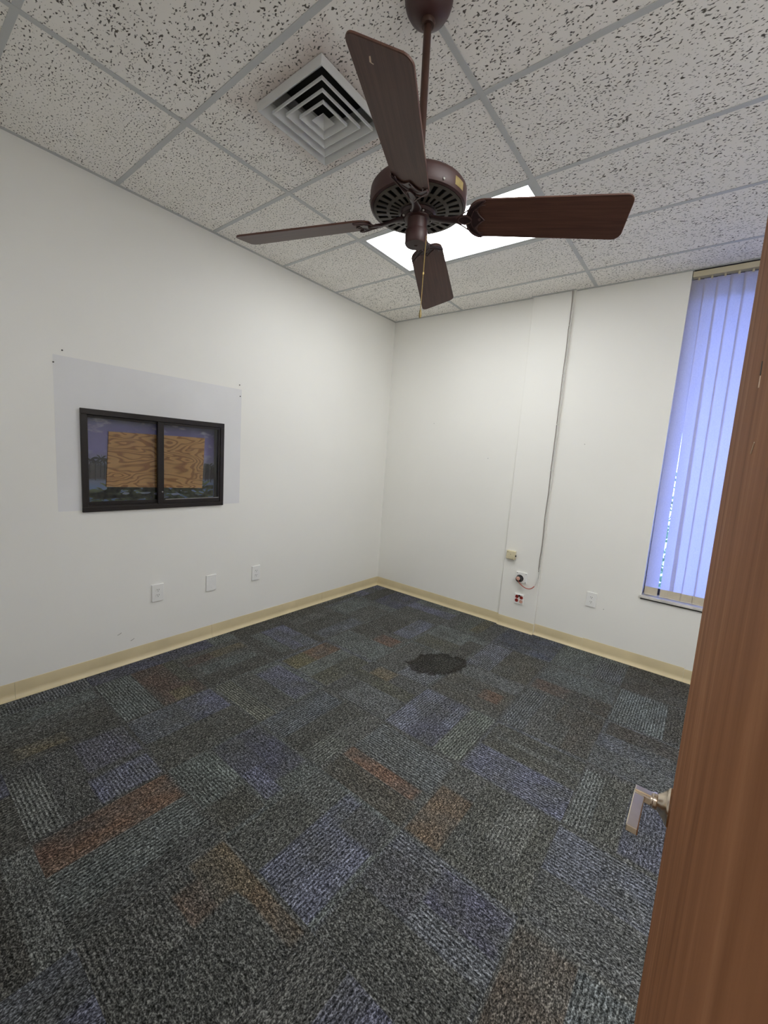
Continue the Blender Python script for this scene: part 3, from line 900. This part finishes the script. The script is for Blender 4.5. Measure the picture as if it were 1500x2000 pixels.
# ------------------------------------------------------------------ corridor behind the camera
struct('wall_hall', MB().box((0.6, -5.75, -.05), (4.6, -5.6, 2.9)).box((0.5, -5.7, -.05), (.62, -3.92, 2.9)).box((4.6, -5.7, -.05), (4.72, -3.92, 2.9)), M['wall'])
struct('floor_hall', MB().box((.5, -5.7, -.12), (4.7, NY - .15, -.004)), M['hall_floor'])
struct('ceiling_hall', MB().box((.5, -5.75, 2.7), (4.72, -3.92, 2.8)), M['wall'])
hl = thing('hall_fill_light', 'added unseen fill light panel in the hallway ceiling outside the door', 'light', (2.5, -4.8, 2.7))  # lamp added out of view to lift the room's brightness
part(MB().box((1.95, -5.05, 2.670), (3.05, -4.55, 2.699), bev=.003), 'housing', M['vent'], hl, hl.location)
part(MB().box((1.98, -5.02, 2.662), (3.02, -4.58, 2.671)), 'diffuser_panel', M['hall_fill_lens'], hl, hl.location)

# ------------------------------------------------------------------ recessed troffer light
def troffer(cell, label):
    lx0, lx1, ly0, ly1 = xe[cell[0]], xe[cell[0] + 1], ye[cell[1] + 1], ye[cell[1]]
    tl = thing('ceiling_light', label, 'light', ((lx0 + lx1) / 2, (ly0 + ly1) / 2, H))
    fr = MB(); i0 = FW + .001; wdt = .024
    zA, zB = H + .0030, H + .010
    for a, b in (((lx0 + .002, ly0 + .002), (lx1 - .002, ly0 + i0 + wdt)), ((lx0 + .002, ly1 - i0 - wdt), (lx1 - .002, ly1 - .002)),
                 ((lx0 + .002, ly0 + i0 + wdt), (lx0 + i0 + wdt, ly1 - i0 - wdt)), ((lx1 - i0 - wdt, ly0 + i0 + wdt), (lx1 - .002, ly1 - i0 - wdt))):
        fr.box((a[0], a[1], zA), (b[0], b[1], zB))
    part(fr, 'frame', M['grid'], tl, tl.location)
    part(MB().box((lx0 + .03, ly0 + .03, H + .0095), (lx1 - .03, ly1 - .03, H + .0125)), 'lens', M['lens'], tl, tl.location)
    part(MB().box((lx0 + .02, ly0 + .02, H + .0135), (lx1 - .02, ly1 - .02, H + .10)), 'housing', M['vent'], tl, tl.location)


troffer((1, 2), 'bright white rectangular recessed ceiling light seen behind the fan')
troffer((3, 4), 'added unseen fill light in the ceiling behind the open door, the one farther from the doorway wall')  # this troffer and the next are added, out of view, to brighten walls and ceiling
troffer((3, 5), 'added unseen fill light in the ceiling behind the open door, the one nearest the doorway wall')

# ------------------------------------------------------------------ square air diffuser
vc = Vector(((VX0 + VX1) / 2, (VY0 + VY1) / 2, H))
dv = thing('air_diffuser', 'square grey metal air vent with nested louvres in the ceiling', 'vent', vc)
hs = (VX1 - VX0) / 2


def sq_frustum(levels):
    """square rings (half size, z) joined into one sheet"""
    mb = MB(); vs = []; fs = []
    for (s, z) in levels:
        vs += [(-s, -s, z), (s, -s, z), (s, s, z), (-s, s, z)]
    for i in range(len(levels) - 1):
        for k in range(4):
            fs.append((4 * i + k, 4 * i + (k + 1) % 4, 4 * i + 4 + (k + 1) % 4, 4 * i + 4 + k))
    return mb.add(vs, fs)


zl = -.032
sq_frustum([(hs, .000), (hs - .004, zl), (hs - .007, zl - .001), (hs * .80, .002), (hs * .78, .010), (hs * .78, .10)]).build('frame', M['vent'], dv)
for f_out, f_in in ((.765, .60), (.565, .40), (.365, .21)):
    so, si = hs * f_out, hs * f_in
    sq_frustum([(so, zl + .012), (so, zl), (so - .004, zl - .001), (si, .002), (si - .002, .012), (si + .004, .010), (so, zl + .012)]).build('louvre', M['vent'], dv)
cc = MB(); s = hs * .175
cc.add([(-s, -s, zl + .001), (s, -s, zl + .001), (s, s, zl + .001), (-s, s, zl + .001), (0, 0, .003)], [(0, 1, 4), (1, 2, 4), (2, 3, 4), (3, 0, 4)])
cc.build('centre_cone', M['vent'], dv)
MB().box((-hs * .77, -hs * .77, .098), (hs * .77, hs * .77, .104)).build('duct_throat', M['black'], dv)

# ------------------------------------------------------------------ ceiling fan
FT = Vector((-0.0244, -0.0037, 1)).normalized()
FX = Vector((0, 1, 0)).cross(FT).normalized(); FY = FT.cross(FX)
FC = Vector((2.1006, -2.5854, 2.3731)) + Vector((-.0045, -.0035, 0))
SD = (H - FC.z) / FT.z
CAN = FC + FT * SD
fm_ = Matrix(((FX.x, FY.x, FT.x, CAN.x), (FX.y, FY.y, FT.y, CAN.y), (FX.z, FY.z, FT.z, CAN.z), (0, 0, 0, 1)))
fan = thing('ceiling_fan', 'dark brown four-blade ceiling fan with pull chain hanging on a long rod', 'fan', mat=fm_)
ZC = -SD        # blade plane in fan space
MB().lathe([(.0, -.001), (.079, -.001), (.078, -.012), (.073, -.028), (.062, -.046), (.045, -.060), (.028, -.067), (.0, -.068)], 48).build('canopy', M['motor'], fan)
MB().lathe([(.0, -.062), (.0235, -.062), (.0245, -.070), (.0205, -.080), (.0, -.081)], 32).build('rod_collar', M['rod'], fan)
MB().lathe([(.0, -.07), (.0128, -.07), (.0128, ZC + .09), (.0, ZC + .09)], 24).build('down_rod', M['rod'], fan)
mh = MB()
mh.lathe([(.0, ZC + .105), (.03, ZC + .104), (.034, ZC + .094), (.10, ZC + .091), (.148, ZC + .088), (.158, ZC + .084), (.163, ZC + .077),
          (.1645, ZC + .068), (.1645, ZC + .036), (.161, ZC + .027), (.154, ZC + .0235), (.150, ZC + .026), (.148, ZC + .045), (.0, ZC + .045)], 96)
motor = mh.build('motor_housing', M['motor'], fan)
# vented bottom plate: rings of webs with real slots between them
vp = MB(); npitch = 28; sub = 4
rad = [.052, .063, .067, .096, .099, .104, .107, .142, .145, .1515]
zz = [.012, .014, .0145, .0175, .018, .019, .0195, .0225, .023, .0245]
for i in range(len(rad) - 1):
    for k in range(npitch * sub):
        s_ = k % sub
        slot = (i in (2,) and s_ in (1, 2)) or (i in (6,) and s_ in (1, 2)) or (i in (1, 3, 5, 7) and False)
        if slot:
            continue
        a0, a1 = 2 * math.pi * k / (npitch * sub), 2 * math.pi * (k + 1) / (npitch * sub)
        vp.add([(rad[i] * math.cos(a0), rad[i] * math.sin(a0), ZC + zz[i]), (rad[i + 1] * math.cos(a0), rad[i + 1] * math.sin(a0), ZC + zz[i + 1]),
                (rad[i + 1] * math.cos(a1), rad[i + 1] * math.sin(a1), ZC + zz[i + 1]), (rad[i] * math.cos(a1), rad[i] * math.sin(a1), ZC + zz[i])], [(0, 1, 2, 3)])
vpo = vp.build('vent_plate', M['motor_dark'], fan)
sm = vpo.modifiers.new('thick', 'SOLIDIFY'); sm.thickness = .003; sm.offset = 0
MB().lathe([(.0, ZC + .0345), (.149, ZC + .0345), (.149, ZC + .0355), (.0, ZC + .0355)], 48).build('motor_core', M['black'], fan)
MB().lathe([(.0, ZC + .014), (.060, ZC + .014), (.063, ZC + .008), (.058, ZC + .001), (.046, ZC - .002), (.0, ZC - .002)], 48).build('flywheel', M['iron'], fan)
for k in range(8):
    a = 2 * math.pi * k / 8 + .2
    c = Vector((.050 * math.cos(a), .050 * math.sin(a), ZC - .001))
    MB().lathe([(.0, -.0035), (.003, -.003), (.0045, -.0005), (.0045, .002), (.0, .002)], 12, origin=c).build('screw', M['bare_metal'], fan)
MB().lathe([(.0, ZC + .005), (.046, ZC + .004), (.044, ZC - .006), (.0345, ZC - .008), (.0335, ZC - .012), (.0335, ZC - .041), (.0375, ZC - .043), (.0385, ZC - .046),
            (.0385, ZC - .083), (.036, ZC - .0875), (.006, ZC - .088), (.0045, ZC - .086), (.0, ZC - .086)], 48).build('switch_housing', M['motor'], fan)
for a, z in ((5.81, .036), (4.02, .040), (3.95, .034)):
    c = Vector((.1645 * math.cos(a), .1645 * math.sin(a), ZC + z))
    n = Vector((math.cos(a), math.sin(a), 0))
    MB().tube([c - n * .002, c + n * .002, c + n * .0035], [.0045, .0045, .002], 10).build('side_screw', M['bare_metal'], fan)
lb = MB(); vs = []
for k in range(7):
    a = 6.09 + k * (.27 / 6)
    for z in (.040, .068):
        vs.append((.1651 * math.cos(a), .1651 * math.sin(a), ZC + z * .9 + .001))
lb.add(vs, [(2 * i, 2 * i + 2, 2 * i + 3, 2 * i + 1) for i in range(6)], 0, True)
lb.build('motor_label', M['gold_label'], fan)['label'] = 'small gold label on the side of the motor'

# blades: angle, pitch, coning, tip width
BL = [(0.4424, -0.4344, 0.0709, 0.1454), (2.0059, -0.3277, 0.0716, 0.1587), (3.6139, -0.2881, 0.0603, 0.148), (5.1815, -0.4228, 0.063, 0.1538)]
BD = Vector((.0045, .0035, 0)); BDL = Vector((BD.dot(FX), BD.dot(FY), 0))
for bi, (th, ph, cn, wt) in enumerate(BL):
    e = Vector((math.cos(th), math.sin(th), 0)); tt = Vector((-math.sin(th), math.cos(th), 0)); nz = Vector((0, 0, 1))
    e2 = math.cos(cn) * e - math.sin(cn) * nz; n2 = math.cos(cn) * nz + math.sin(cn) * e
    t2 = math.cos(ph) * tt + math.sin(ph) * n2; n3 = e2.cross(t2)
    c0 = Vector((0, 0, ZC)) + BDL

    def P(r, s, z, e2=e2, t2=t2, n3=n3, c0=c0):
        return c0 + e2 * r + t2 * s + n3 * z
    r0, R1, wr = .166, .660, .126
    out = []
    hw_r = wr / 2; rc = .050
    for k in range(9):          # rounded root
        a = math.pi * (1.0 - k / 16)
        out.append((r0 + rc + rc * math.cos(a), -(hw_r - .046) - .046 * math.sin(a)))
    tr = .024; hw_t = wt / 2
    for k in range(7):
        a = -math.pi / 2 + math.pi / 2 * k / 6
        out.append((R1 - tr + tr * math.cos(a), -hw_t + tr + tr * math.sin(a)))
    for k in range(7):
        a = math.pi / 2 * k / 6
        out.append((R1 - tr + tr * math.cos(a), hw_t - tr + tr * math.sin(a)))
    for k in range(8, -1, -1):
        a = math.pi * (1.0 - k / 16)
        out.append((r0 + rc + rc * math.cos(a), (hw_r - .046) + .046 * math.sin(a)))
    mb = MB(); n = len(out)
    ins = []
    cxm, cym = .42, 0
    for (x, y) in out:          # eased edge: inset copy of the outline
        ln = math.hypot(x - cxm, y - cym)
        ins.append((x - (x - cxm) / ln * .0018, y - (y - cym) / ln * .0018))
    vs = [P(x, y, -.003) for x, y in ins] + [P(x, y, -.0018) for x, y in out] + [P(x, y, .0018) for x, y in out] + [P(x, y, .003) for x, y in ins]
    fs = [tuple(range(n))[::-1], tuple(range(3 * n, 4 * n))]
    for q in range(3):
        fs += [(q * n + i, q * n + (i + 1) % n, (q + 1) * n + (i + 1) % n, (q + 1) * n + i) for i in range(n)]
    mb.add(vs, fs)
    bo = mb.build('blade', M['blade'], fan)
    ul = bo.data.uv_layers.new(name='grain')
    inv = Matrix((e2, t2, n3))
    for lp in bo.data.loops:
        q = inv @ (bo.data.vertices[lp.vertex_index].co - c0); ul.data[lp.index].uv = (q.x + bi * 1.7, q.y + bi * .9)
    if bi == 3:
        MB().add([P(.607, -.030, -.0033), P(.622, -.027, -.0033), P(.624, -.023, -.0033), P(.608, -.025, -.0033), P(.607, -.020, -.0033), P(.604, -.021, -.0033)],
                 [(0, 1, 2, 3), (0, 3, 4, 5)]).build('paint_chip', M['chip'], bo)
    # iron: arm from the flywheel, crescent palm with scalloped edge under the blade
    zp = -.0062
    palm = [(r0 - .004 + .053 + .053 * math.cos(math.pi * (1 - k / 16)), -(.0155) - .0505 * math.sin(math.pi * (1 - k / 16))) for k in range(9)][::-1]
    palm += [(x, -y) for x, y in palm[::-1]][0:]
    scal = []
    for k in range(9):
        f = k / 8; scal.append((.222 - .024 * math.sin(math.pi * f) + .000 * f, .060 - .058 * f))
    for k in range(1, 9):
        f = k / 8; scal.append((.222 - .024 * math.sin(math.pi * f), .002 - .062 * f))
    arc = [(r0 - .004 + .056 - .056 * math.cos(math.pi / 2 * k / 10), -.062 * math.sin(math.pi / 2 * k / 10)) for k in range(11)]      # centre root to edge (negative side)
    outer = arc[::-1] + [(x, -y) for x, y in arc[1:]]                                   # edge(-) .. root .. edge(+)
    sc2 = scal                                                                            # edge(+) .. cusp .. edge(-)
    ring = outer + sc2
    ib = MB()
    ib.prism(ring, .0028, lambda x, y, z, P=P, zp=zp: P(x, y, zp + z))
    arm = []
    for k in range(9):
        f = k / 8; r = .046 + f * (.150 - .046)
        base_p = Vector((0, 0, ZC - .002)) + e * r + tt * (.010 * math.sin(math.pi * f))
        tgt = P(r, 0, zp)
        w = f * f * (3 - 2 * f)
        arm.append(base_p.lerp(tgt, w) - Vector((0, 0, .004 * math.sin(math.pi * f))))
    arm += [P(.162, 0, zp - .0015), P(.180, 0, zp - .001)]
    iron = ib.build('blade_iron', M['iron'], fan)
    sb = MB(); na = len(arm); ns = 12
    hw_ = [.018, .0175, .0160, .0150, .0140, .0140, .0145, .0155, .0150, .0170, .0080]
    for k, pt in enumerate(arm):
        f = min(1, k / 8); sd = tt.lerp(t2, f).normalized()
        tg = (arm[min(k + 1, na - 1)] - arm[max(k - 1, 0)]).normalized(); up = tg.cross(sd).normalized()
        sb.v += [pt + sd * (hw_[k] * math.cos(2 * math.pi * j / ns)) + up * ((.0048 if k < 9 else .0026) * math.sin(2 * math.pi * j / ns)) for j in range(ns)]
    for k in range(na - 1):
        for j in range(ns):
            sb.f.append((k * ns + j, k * ns + (j + 1) % ns, (k + 1) * ns + (j + 1) % ns, (k + 1) * ns + j)); sb.mi.append(0); sb.sm.append(True)
    for ring_ in (tuple(range(ns)), tuple((na - 1) * ns + j for j in range(ns))):
        sb.f.append(ring_); sb.mi.append(0); sb.sm.append(False)
    sb.build('arm', M['iron'], iron)
    rim = MB()
    rim.tube([P(x, y, zp - .0006) for x, y in outer], .0026, 7)
    rim.tube([P(x, y, zp - .0006) for x, y in sc2], .0019, 7)
    inn = [(r0 + .012 + .044 - .044 * math.cos(math.pi / 2 * k / 8), -.047 * math.sin(math.pi / 2 * k / 8)) for k in range(9)]
    rim.tube([P(x, y, zp - .0004) for x, y in (inn[::-1] + [(x, -y) for x, y in inn[1:]])], .0014, 6)
    rim.tube([P(.158 + .022 * math.cos(2 * math.pi * k / 16), .014 * math.sin(2 * math.pi * k / 16), zp - .004) for k in range(30)], .0021, 6, closed=True)
    for sgn in (-1, 1):
        rim.tube([P(.128, sgn * .007, zp - .004), P(.150, sgn * .020, zp - .003), P(.178, sgn * .040, zp - .002), P(.205, sgn * .058, zp - .001)], .0020, 6)
    rim.build('scroll_rim', M['iron_edge'], iron)
    for (x, y) in ((.196, .030), (.196, -.030), (.206, .001)):
        q = MB(); q.tube([P(x, y, zp + .001), P(x, y, zp - .0012), P(x, y, zp - .0026)], [.0045, .0045, .0025], 10)
        q.build('blade_screw', M['iron_edge'], iron)

# pull chain: hangs plumb from the switch housing
pw = Vector((2.1355, -2.5835, 2.3065))
inv_f = fm_.inverted()
pc = MB()
nb = 62
for k in range(nb):
    c = inv_f @ (pw - Vector((0, 0, .0038 * k)))
    pc.lathe([(.0, -.0018), (.0014, -.0011), (.0019, 0), (.0014, .0011), (.0, .0018)], 6, origin=c)
chain = pc.build('pull_chain', M['brass'], fan)
q = inv_f @ (pw - Vector((0, 0, .118)))
MB().lathe([(.0, -.004), (.0022, -.004), (.0030, 0), (.0022, .004), (.0, .004)], 12, origin=q).build('chain_connector', M['brass'], chain)
q = inv_f @ (pw - Vector((0, 0, .0038 * nb)))
MB().lathe([(.0, -.030), (.0030, -.029), (.0050, -.024), (.0052, -.018), (.0038, -.008), (.0022, -.001), (.0, .001)], 14, origin=q).build('chain_fob', M['gold_label'], chain)
q0 = inv_f @ pw
MB().tube([inv_f @ (pw + Vector((-.012, -.004, .004))), inv_f @ (pw + Vector((-.004, -.001, .004))), q0], .0022, 8).build('chain_outlet', M['brass'], fan)

# ------------------------------------------------------------------ wall plates


def wall_T(wall, y_or_x, z):
    """local (along, up, out) -> world, for a plate on the left or the back wall"""
    if wall == 'left':
        return lambda a, u, o: Vector((o, y_or_x + a, z + u))
    return lambda a, u, o: Vector((y_or_x + a, -o, z + u))


def tbox(mb, T_, a0, a1, u0, u1, o0, o1, mi=0, bev=0.0):
    k = len(mb.v); mb.box((a0, u0, o0), (a1, u1, o1), mi, bev)
    for i in range(k, len(mb.v)):
        p = mb.v[i]; mb.v[i] = T_(p.x, p.y, p.z)
    return mb


def tdisc(mb, T_, a, u, prof, n=20, mi=0):
    k = len(mb.v); mb.lathe(prof, n, mi, origin=(a, u, 0))
    for i in range(k, len(mb.v)):
        p = mb.v[i]; mb.v[i] = T_(p.x, p.y, p.z)
    return mb


def outlet(wall, pos, z, label):
    T_ = wall_T(wall, pos, z); loc = T_(0, 0, 0)
    r = thing('wall_outlet', label, 'outlet', loc, group='electrical outlets low on the walls')
    part(tbox(MB(), T_, -.0405, .0405, -.063, .063, 0, .0095, 0, .0022), 'cover_plate', M['plate'], r, loc)
    for s in (-1, 1):
        rc_ = MB(); out_ = []
        for k in range(20):
            a = 2 * math.pi * k / 20
            out_.append((.0172 * math.cos(a), s * .0195 + max(-.0128, min(.0128, .0172 * math.sin(a)))))
        rc_.prism(out_, .0022, lambda x, y, zz_, T_=T_: T_(x, y, .0092 + zz_))
        ro = part(rc_, 'receptacle', M['plate'], r, loc)
        sl = MB()
        tbox(sl, T_, -.0078, -.0052, s * .0195 + .0005, s * .0195 + .0085, .0113, .0119)
        tbox(sl, T_, .0052, .0078, s * .0195 - .0005, s * .0195 + .0085, .0113, .0119)
        tdisc(sl, T_, 0, s * .0195 - .0075, [(.0, .0119), (.0026, .0119), (.0026, .0111), (.0, .0111)], 10)
        part(sl, 'slots', M['slot'], ro, loc)
    part(tdisc(MB(), T_, 0, 0, [(.0, .0107), (.0022, .0105), (.0028, .0093)], 12), 'screw', M['plate'], r, loc)
    return r


outlet('left', -2.552, .4665, 'white electrical outlet on the left wall nearest the camera, below the window')
outlet('left', -1.731, .4625, 'white electrical outlet on the left wall nearest the room corner')
outlet('back', 2.348, .4585, 'white electrical outlet on the back wall between the hanging cable and the window')
T_ = wall_T('left', -2.1445, .456); loc = T_(0, 0, 0)
bp = thing('blank_plate', 'white blank cover plate between two outlets on the left wall', 'wall plate', loc)
part(tbox(MB(), T_, -.042, .042, -.064, .064, 0, .0085, 0, .0022), 'cover_plate', M['plate'], bp, loc)
for u in (-.035, .035):
    part(tdisc(MB(), T_, 0, u, [(.0, .0100), (.0026, .0097), (.0034, .0083)], 12), 'screw', M['plate'], bp, loc)
part(tbox(MB(), T_, -.020, .020, -.026, .026, .0083, .0091, 0, .0003), 'blank_insert', M['plate'], bp, loc)

# beige surface box above the plugged-in socket (on the pilaster)
T0 = wall_T('back', 1.622, .708)
T_ = lambda a, u, o: T0(a, u, o + .022)
loc = T_(0, 0, 0)
bb = thing('junction_box', 'small beige plastic box on the back wall above the black plug', 'box', loc)
part(tbox(MB(), T_, -.042, .042, -.040, .040, 0, .030, 0, .003), 'box_body', M['beige'], bb, loc)
part(tbox(MB(), T_, -.038, .038, -.036, .036, .0298, .033, 0, .0012), 'box_lid', M['beige'], bb, loc)
for a, u in ((-.028, .026), (.028, -.026), (.0, .008)):
    part(tdisc(MB(), T_, a, u, [(.0, .0346), (.0028, .0342), (.0034, .0325)], 10), 'screw', M['slot'], bb, loc)
part(tdisc(MB(), lambda a, u, o, T_=T_: T_(.040 + o, u, .016 + a), 0, -.004, [(.0, .010), (.008, .009), (.009, .0)], 14), 'cable_port', M['rubber'], bb, loc)

# white socket box with the plug
T1 = wall_T('back', 1.741, .512)
T_ = lambda a, u, o: T1(a, u, o + .022)
loc = T_(0, 0, 0)
ws = thing('power_socket', 'white square socket with a round black plug and cable in it', 'socket', loc)
part(tbox(MB(), T_, -.052, .052, -.050, .050, 0, .012, 0, .003), 'cover_plate', M['plate'], ws, loc)
part(tdisc(MB(), T_, -.012, -.010, [(.0, .014), (.034, .014), (.034, .0115), (.0, .0115)], 28), 'socket_ring', M['rubber'], ws, loc)
for a, u in ((-.042, .040), (.042, .040), (.042, -.040)):
    part(tdisc(MB(), T_, a, u, [(.0, .0140), (.0030, .0136), (.0036, .0118)], 10), 'screw', M['slot'], ws, loc)

# red jack plate
T2 = wall_T('back', 1.742, .303)
T_ = lambda a, u, o: T2(a, u, o + .0265)
loc = T_(0, 0, 0)
rj = thing('jack_plate', 'white square wall plate with round red jacks, lowest near the cable', 'wall plate', loc)
part(tbox(MB(), T_, -.044, .044, -.047, .047, -.0045, .008, 0, .0022), 'cover_plate', M['plate'], rj, loc)
for a, u, mt in ((-.020, .020, 'red'), (.022, .018, 'red'), (-.020, -.016, 'red'), (.022, -.020, 'pink')):
    j = part(tdisc(MB(), T_, a, u, [(.0, .0095), (.008, .0095), (.010, .012), (.0155, .0115), (.0165, .0075), (.0, .0075)], 24), 'jack', M[mt], rj, loc)
    if mt == 'pink':
        j['label'] = 'pale pink blank jack'
    else:
        sl = MB(); tbox(sl, T_, a - .005, a + .005, u - .0012, u + .0012, .0094, .0099); part(sl, 'slot', M['rubber'], j, loc)
part(tbox(MB(), T_, -.006, .012, .024, .040, .0078, .014, 0, .002), 'latch', M['rubber'], rj, loc)

# cable: painted run down the pilaster edge, red lead and plug
cb = thing('power_cable', 'thin white painted cable clipped down the back wall, red lead ending in a black plug', 'cable', (1.905, -.022, H))
loc = cb.location.copy()
zs = [H - .001, 2.95, 2.80, 2.72, 2.55, 2.36, 2.15, 1.95, 1.75, 1.55, 1.33, 1.10, .98, .85, .72, .636, .60]
xs = [1.897, 1.899, 1.9015, 1.8985, 1.900, 1.898, 1.8995, 1.898, 1.9000, 1.8985, 1.900, 1.897, 1.9005, 1.9015, 1.8985, 1.8985, 1.899]
run = [(x, -.0285, z) for x, z in zip(xs, zs)]
part(MB().tube(run, .0048, 8), 'painted_run', M['cable'], cb, loc)
run2 = [(x - .0125 + (.002 if i % 3 == 1 else 0), -.0250, z) for i, (x, z) in enumerate(zip(xs, zs))]
part(MB().tube(run2, .0026, 7), 'bare_wire', M['wire'], cb, loc)['label'] = 'thin grey wire with worn paint beside the white cable'


def bez(p0, p1, p2, p3, n=16):
    p0, p1, p2, p3 = map(Vector, (p0, p1, p2, p3)); out_ = []
    for k in range(n + 1):
        t = k / n; out_.append(p0 * (1 - t) ** 3 + p1 * 3 * t * (1 - t) ** 2 + p2 * 3 * t * t * (1 - t) + p3 * t ** 3)
    return out_


lead = bez((1.898, -.0262, .602), (1.898, -.030, .47), (1.86, -.050, .415), (1.80, -.062, .432), 16) + bez((1.80, -.062, .432), (1.768, -.068, .442), (1.742, -.074, .465), (1.729, -.074, .490), 10)[1:]
part(MB().tube(lead[:9], .0042, 8), 'white_lead', M['cable'], cb, loc)
part(MB().tube(lead[8:], .0040, 8), 'red_lead', M['cable_red'], cb, loc)
for z in (2.755, 2.36, 1.93, 1.53, 1.10, .615):
    x = 1.895
    c = MB().box((x - .009, -.0325, z - .006), (x + .009, -.0222, z + .006), bev=.0016)
    part(c, 'cable_clip', M['cable'], cb, loc)
pl_ = MB(); PT = lambda a, u, o: T1(a, u, o + .022)
tdisc(pl_, PT, -.012, -.010, [(.0, .055), (.020, .055), (.027, .050), (.029, .040), (.029, .0145), (.0, .0145)], 28)
plug = part(pl_, 'plug', M['rubber'], cb, loc)
part(tdisc(MB(), PT, -.014, -.004, [(.0, .0595), (.015, .0585), (.019, .0545), (.0, .0545)], 24), 'plug_cap', M['pink'], plug, loc)

# ------------------------------------------------------------------ open door with lever handle (door_1)
LEAN = -.012
YF, YHN = -2.880, -3.790
TH = .0445


def DP(dx, y, z):
    """door space to world: the leaf leans a little; dx = distance from the visible face into the leaf"""
    return Vector((3.0387 + LEAN * (z - .92) + dx, y, z))


dm = MB(); dm.box((0, YHN, .010), (TH, YF, 2.11), bev=.0018)
dm.v = [DP(p.x, p.y, p.z) for p in dm.v]
door_1 = struct('door_1', dm, M['door'])
hy, hz = -2.940, .945
hb = MB()
hb.lathe([(.0, 0), (.033, 0), (.0335, -.003), (.0315, -.006), (.0285, -.007), (.020, -.014), (.0145, -.0205), (.0135, -.0215), (.0148, -.0225), (.0148, -.027), (.0132, -.0285), (.0132, -.031), (.0, -.031)], 40, origin=(0, hy, hz), axis=0)
hb.v = [DP(p.x, p.y, p.z) for p in hb.v]
handle = hb.build('door_handle', M['nickel'], door_1)
lv = MB()
lv.box((-.058, hy - .0095, hz - .0085), (-.029, hy + .0095, hz + .0060), bev=.0016)
lv.box((-.058, hy - .0040, hz + .0055), (-.029, hy + .0100, hz + .0085), bev=.0012)
lv.box((-.059, hy - .104, hz - .0085), (-.0405, hy + .004, hz + .0045), bev=.0016)
lv.v = [DP(p.x, p.y, p.z) for p in lv.v]
lv.build('lever', M['nickel'], handle)
for pts in (((-3.4496, 1.639), (-3.455, 1.629)), ((-3.4565, 1.628), (-3.459, 1.620)), ((-3.509, 1.580), (-3.498, 1.574))):
    dark = pts[0][1] > 1.63
    (ya, za), (yb, zb_) = pts
    MB().tube([DP(-.0001, ya, za), DP(-.0002, yb, zb_)], .0005, 5).build('scratch', M['slot'] if dark else M['chip'], door_1)
# latch plate on the free edge
lp = MB(); lp.box((.011, YF - .0005, hz - .028), (.034, YF + .0008, hz + .028)); lp.v = [DP(p.x, p.y, p.z) for p in lp.v]
lp.build('latch_plate', M['nickel'], door_1)
# steel frame of the doorway
tf = MB()
tf.box((DX0 - .05, NY - .125, 0), (DX0 + .012, NY + .012, 2.19), bev=.002)
tf.box((DX1 - .002, NY - .125, 0), (DX1 + .05, NY + .012, 2.19), bev=.002)
tf.box((DX0 + .012, NY - .125, 2.128), (DX1 - .002, NY + .012, 2.19), bev=.002)
struct('trim_3', tf, M['winframe'])
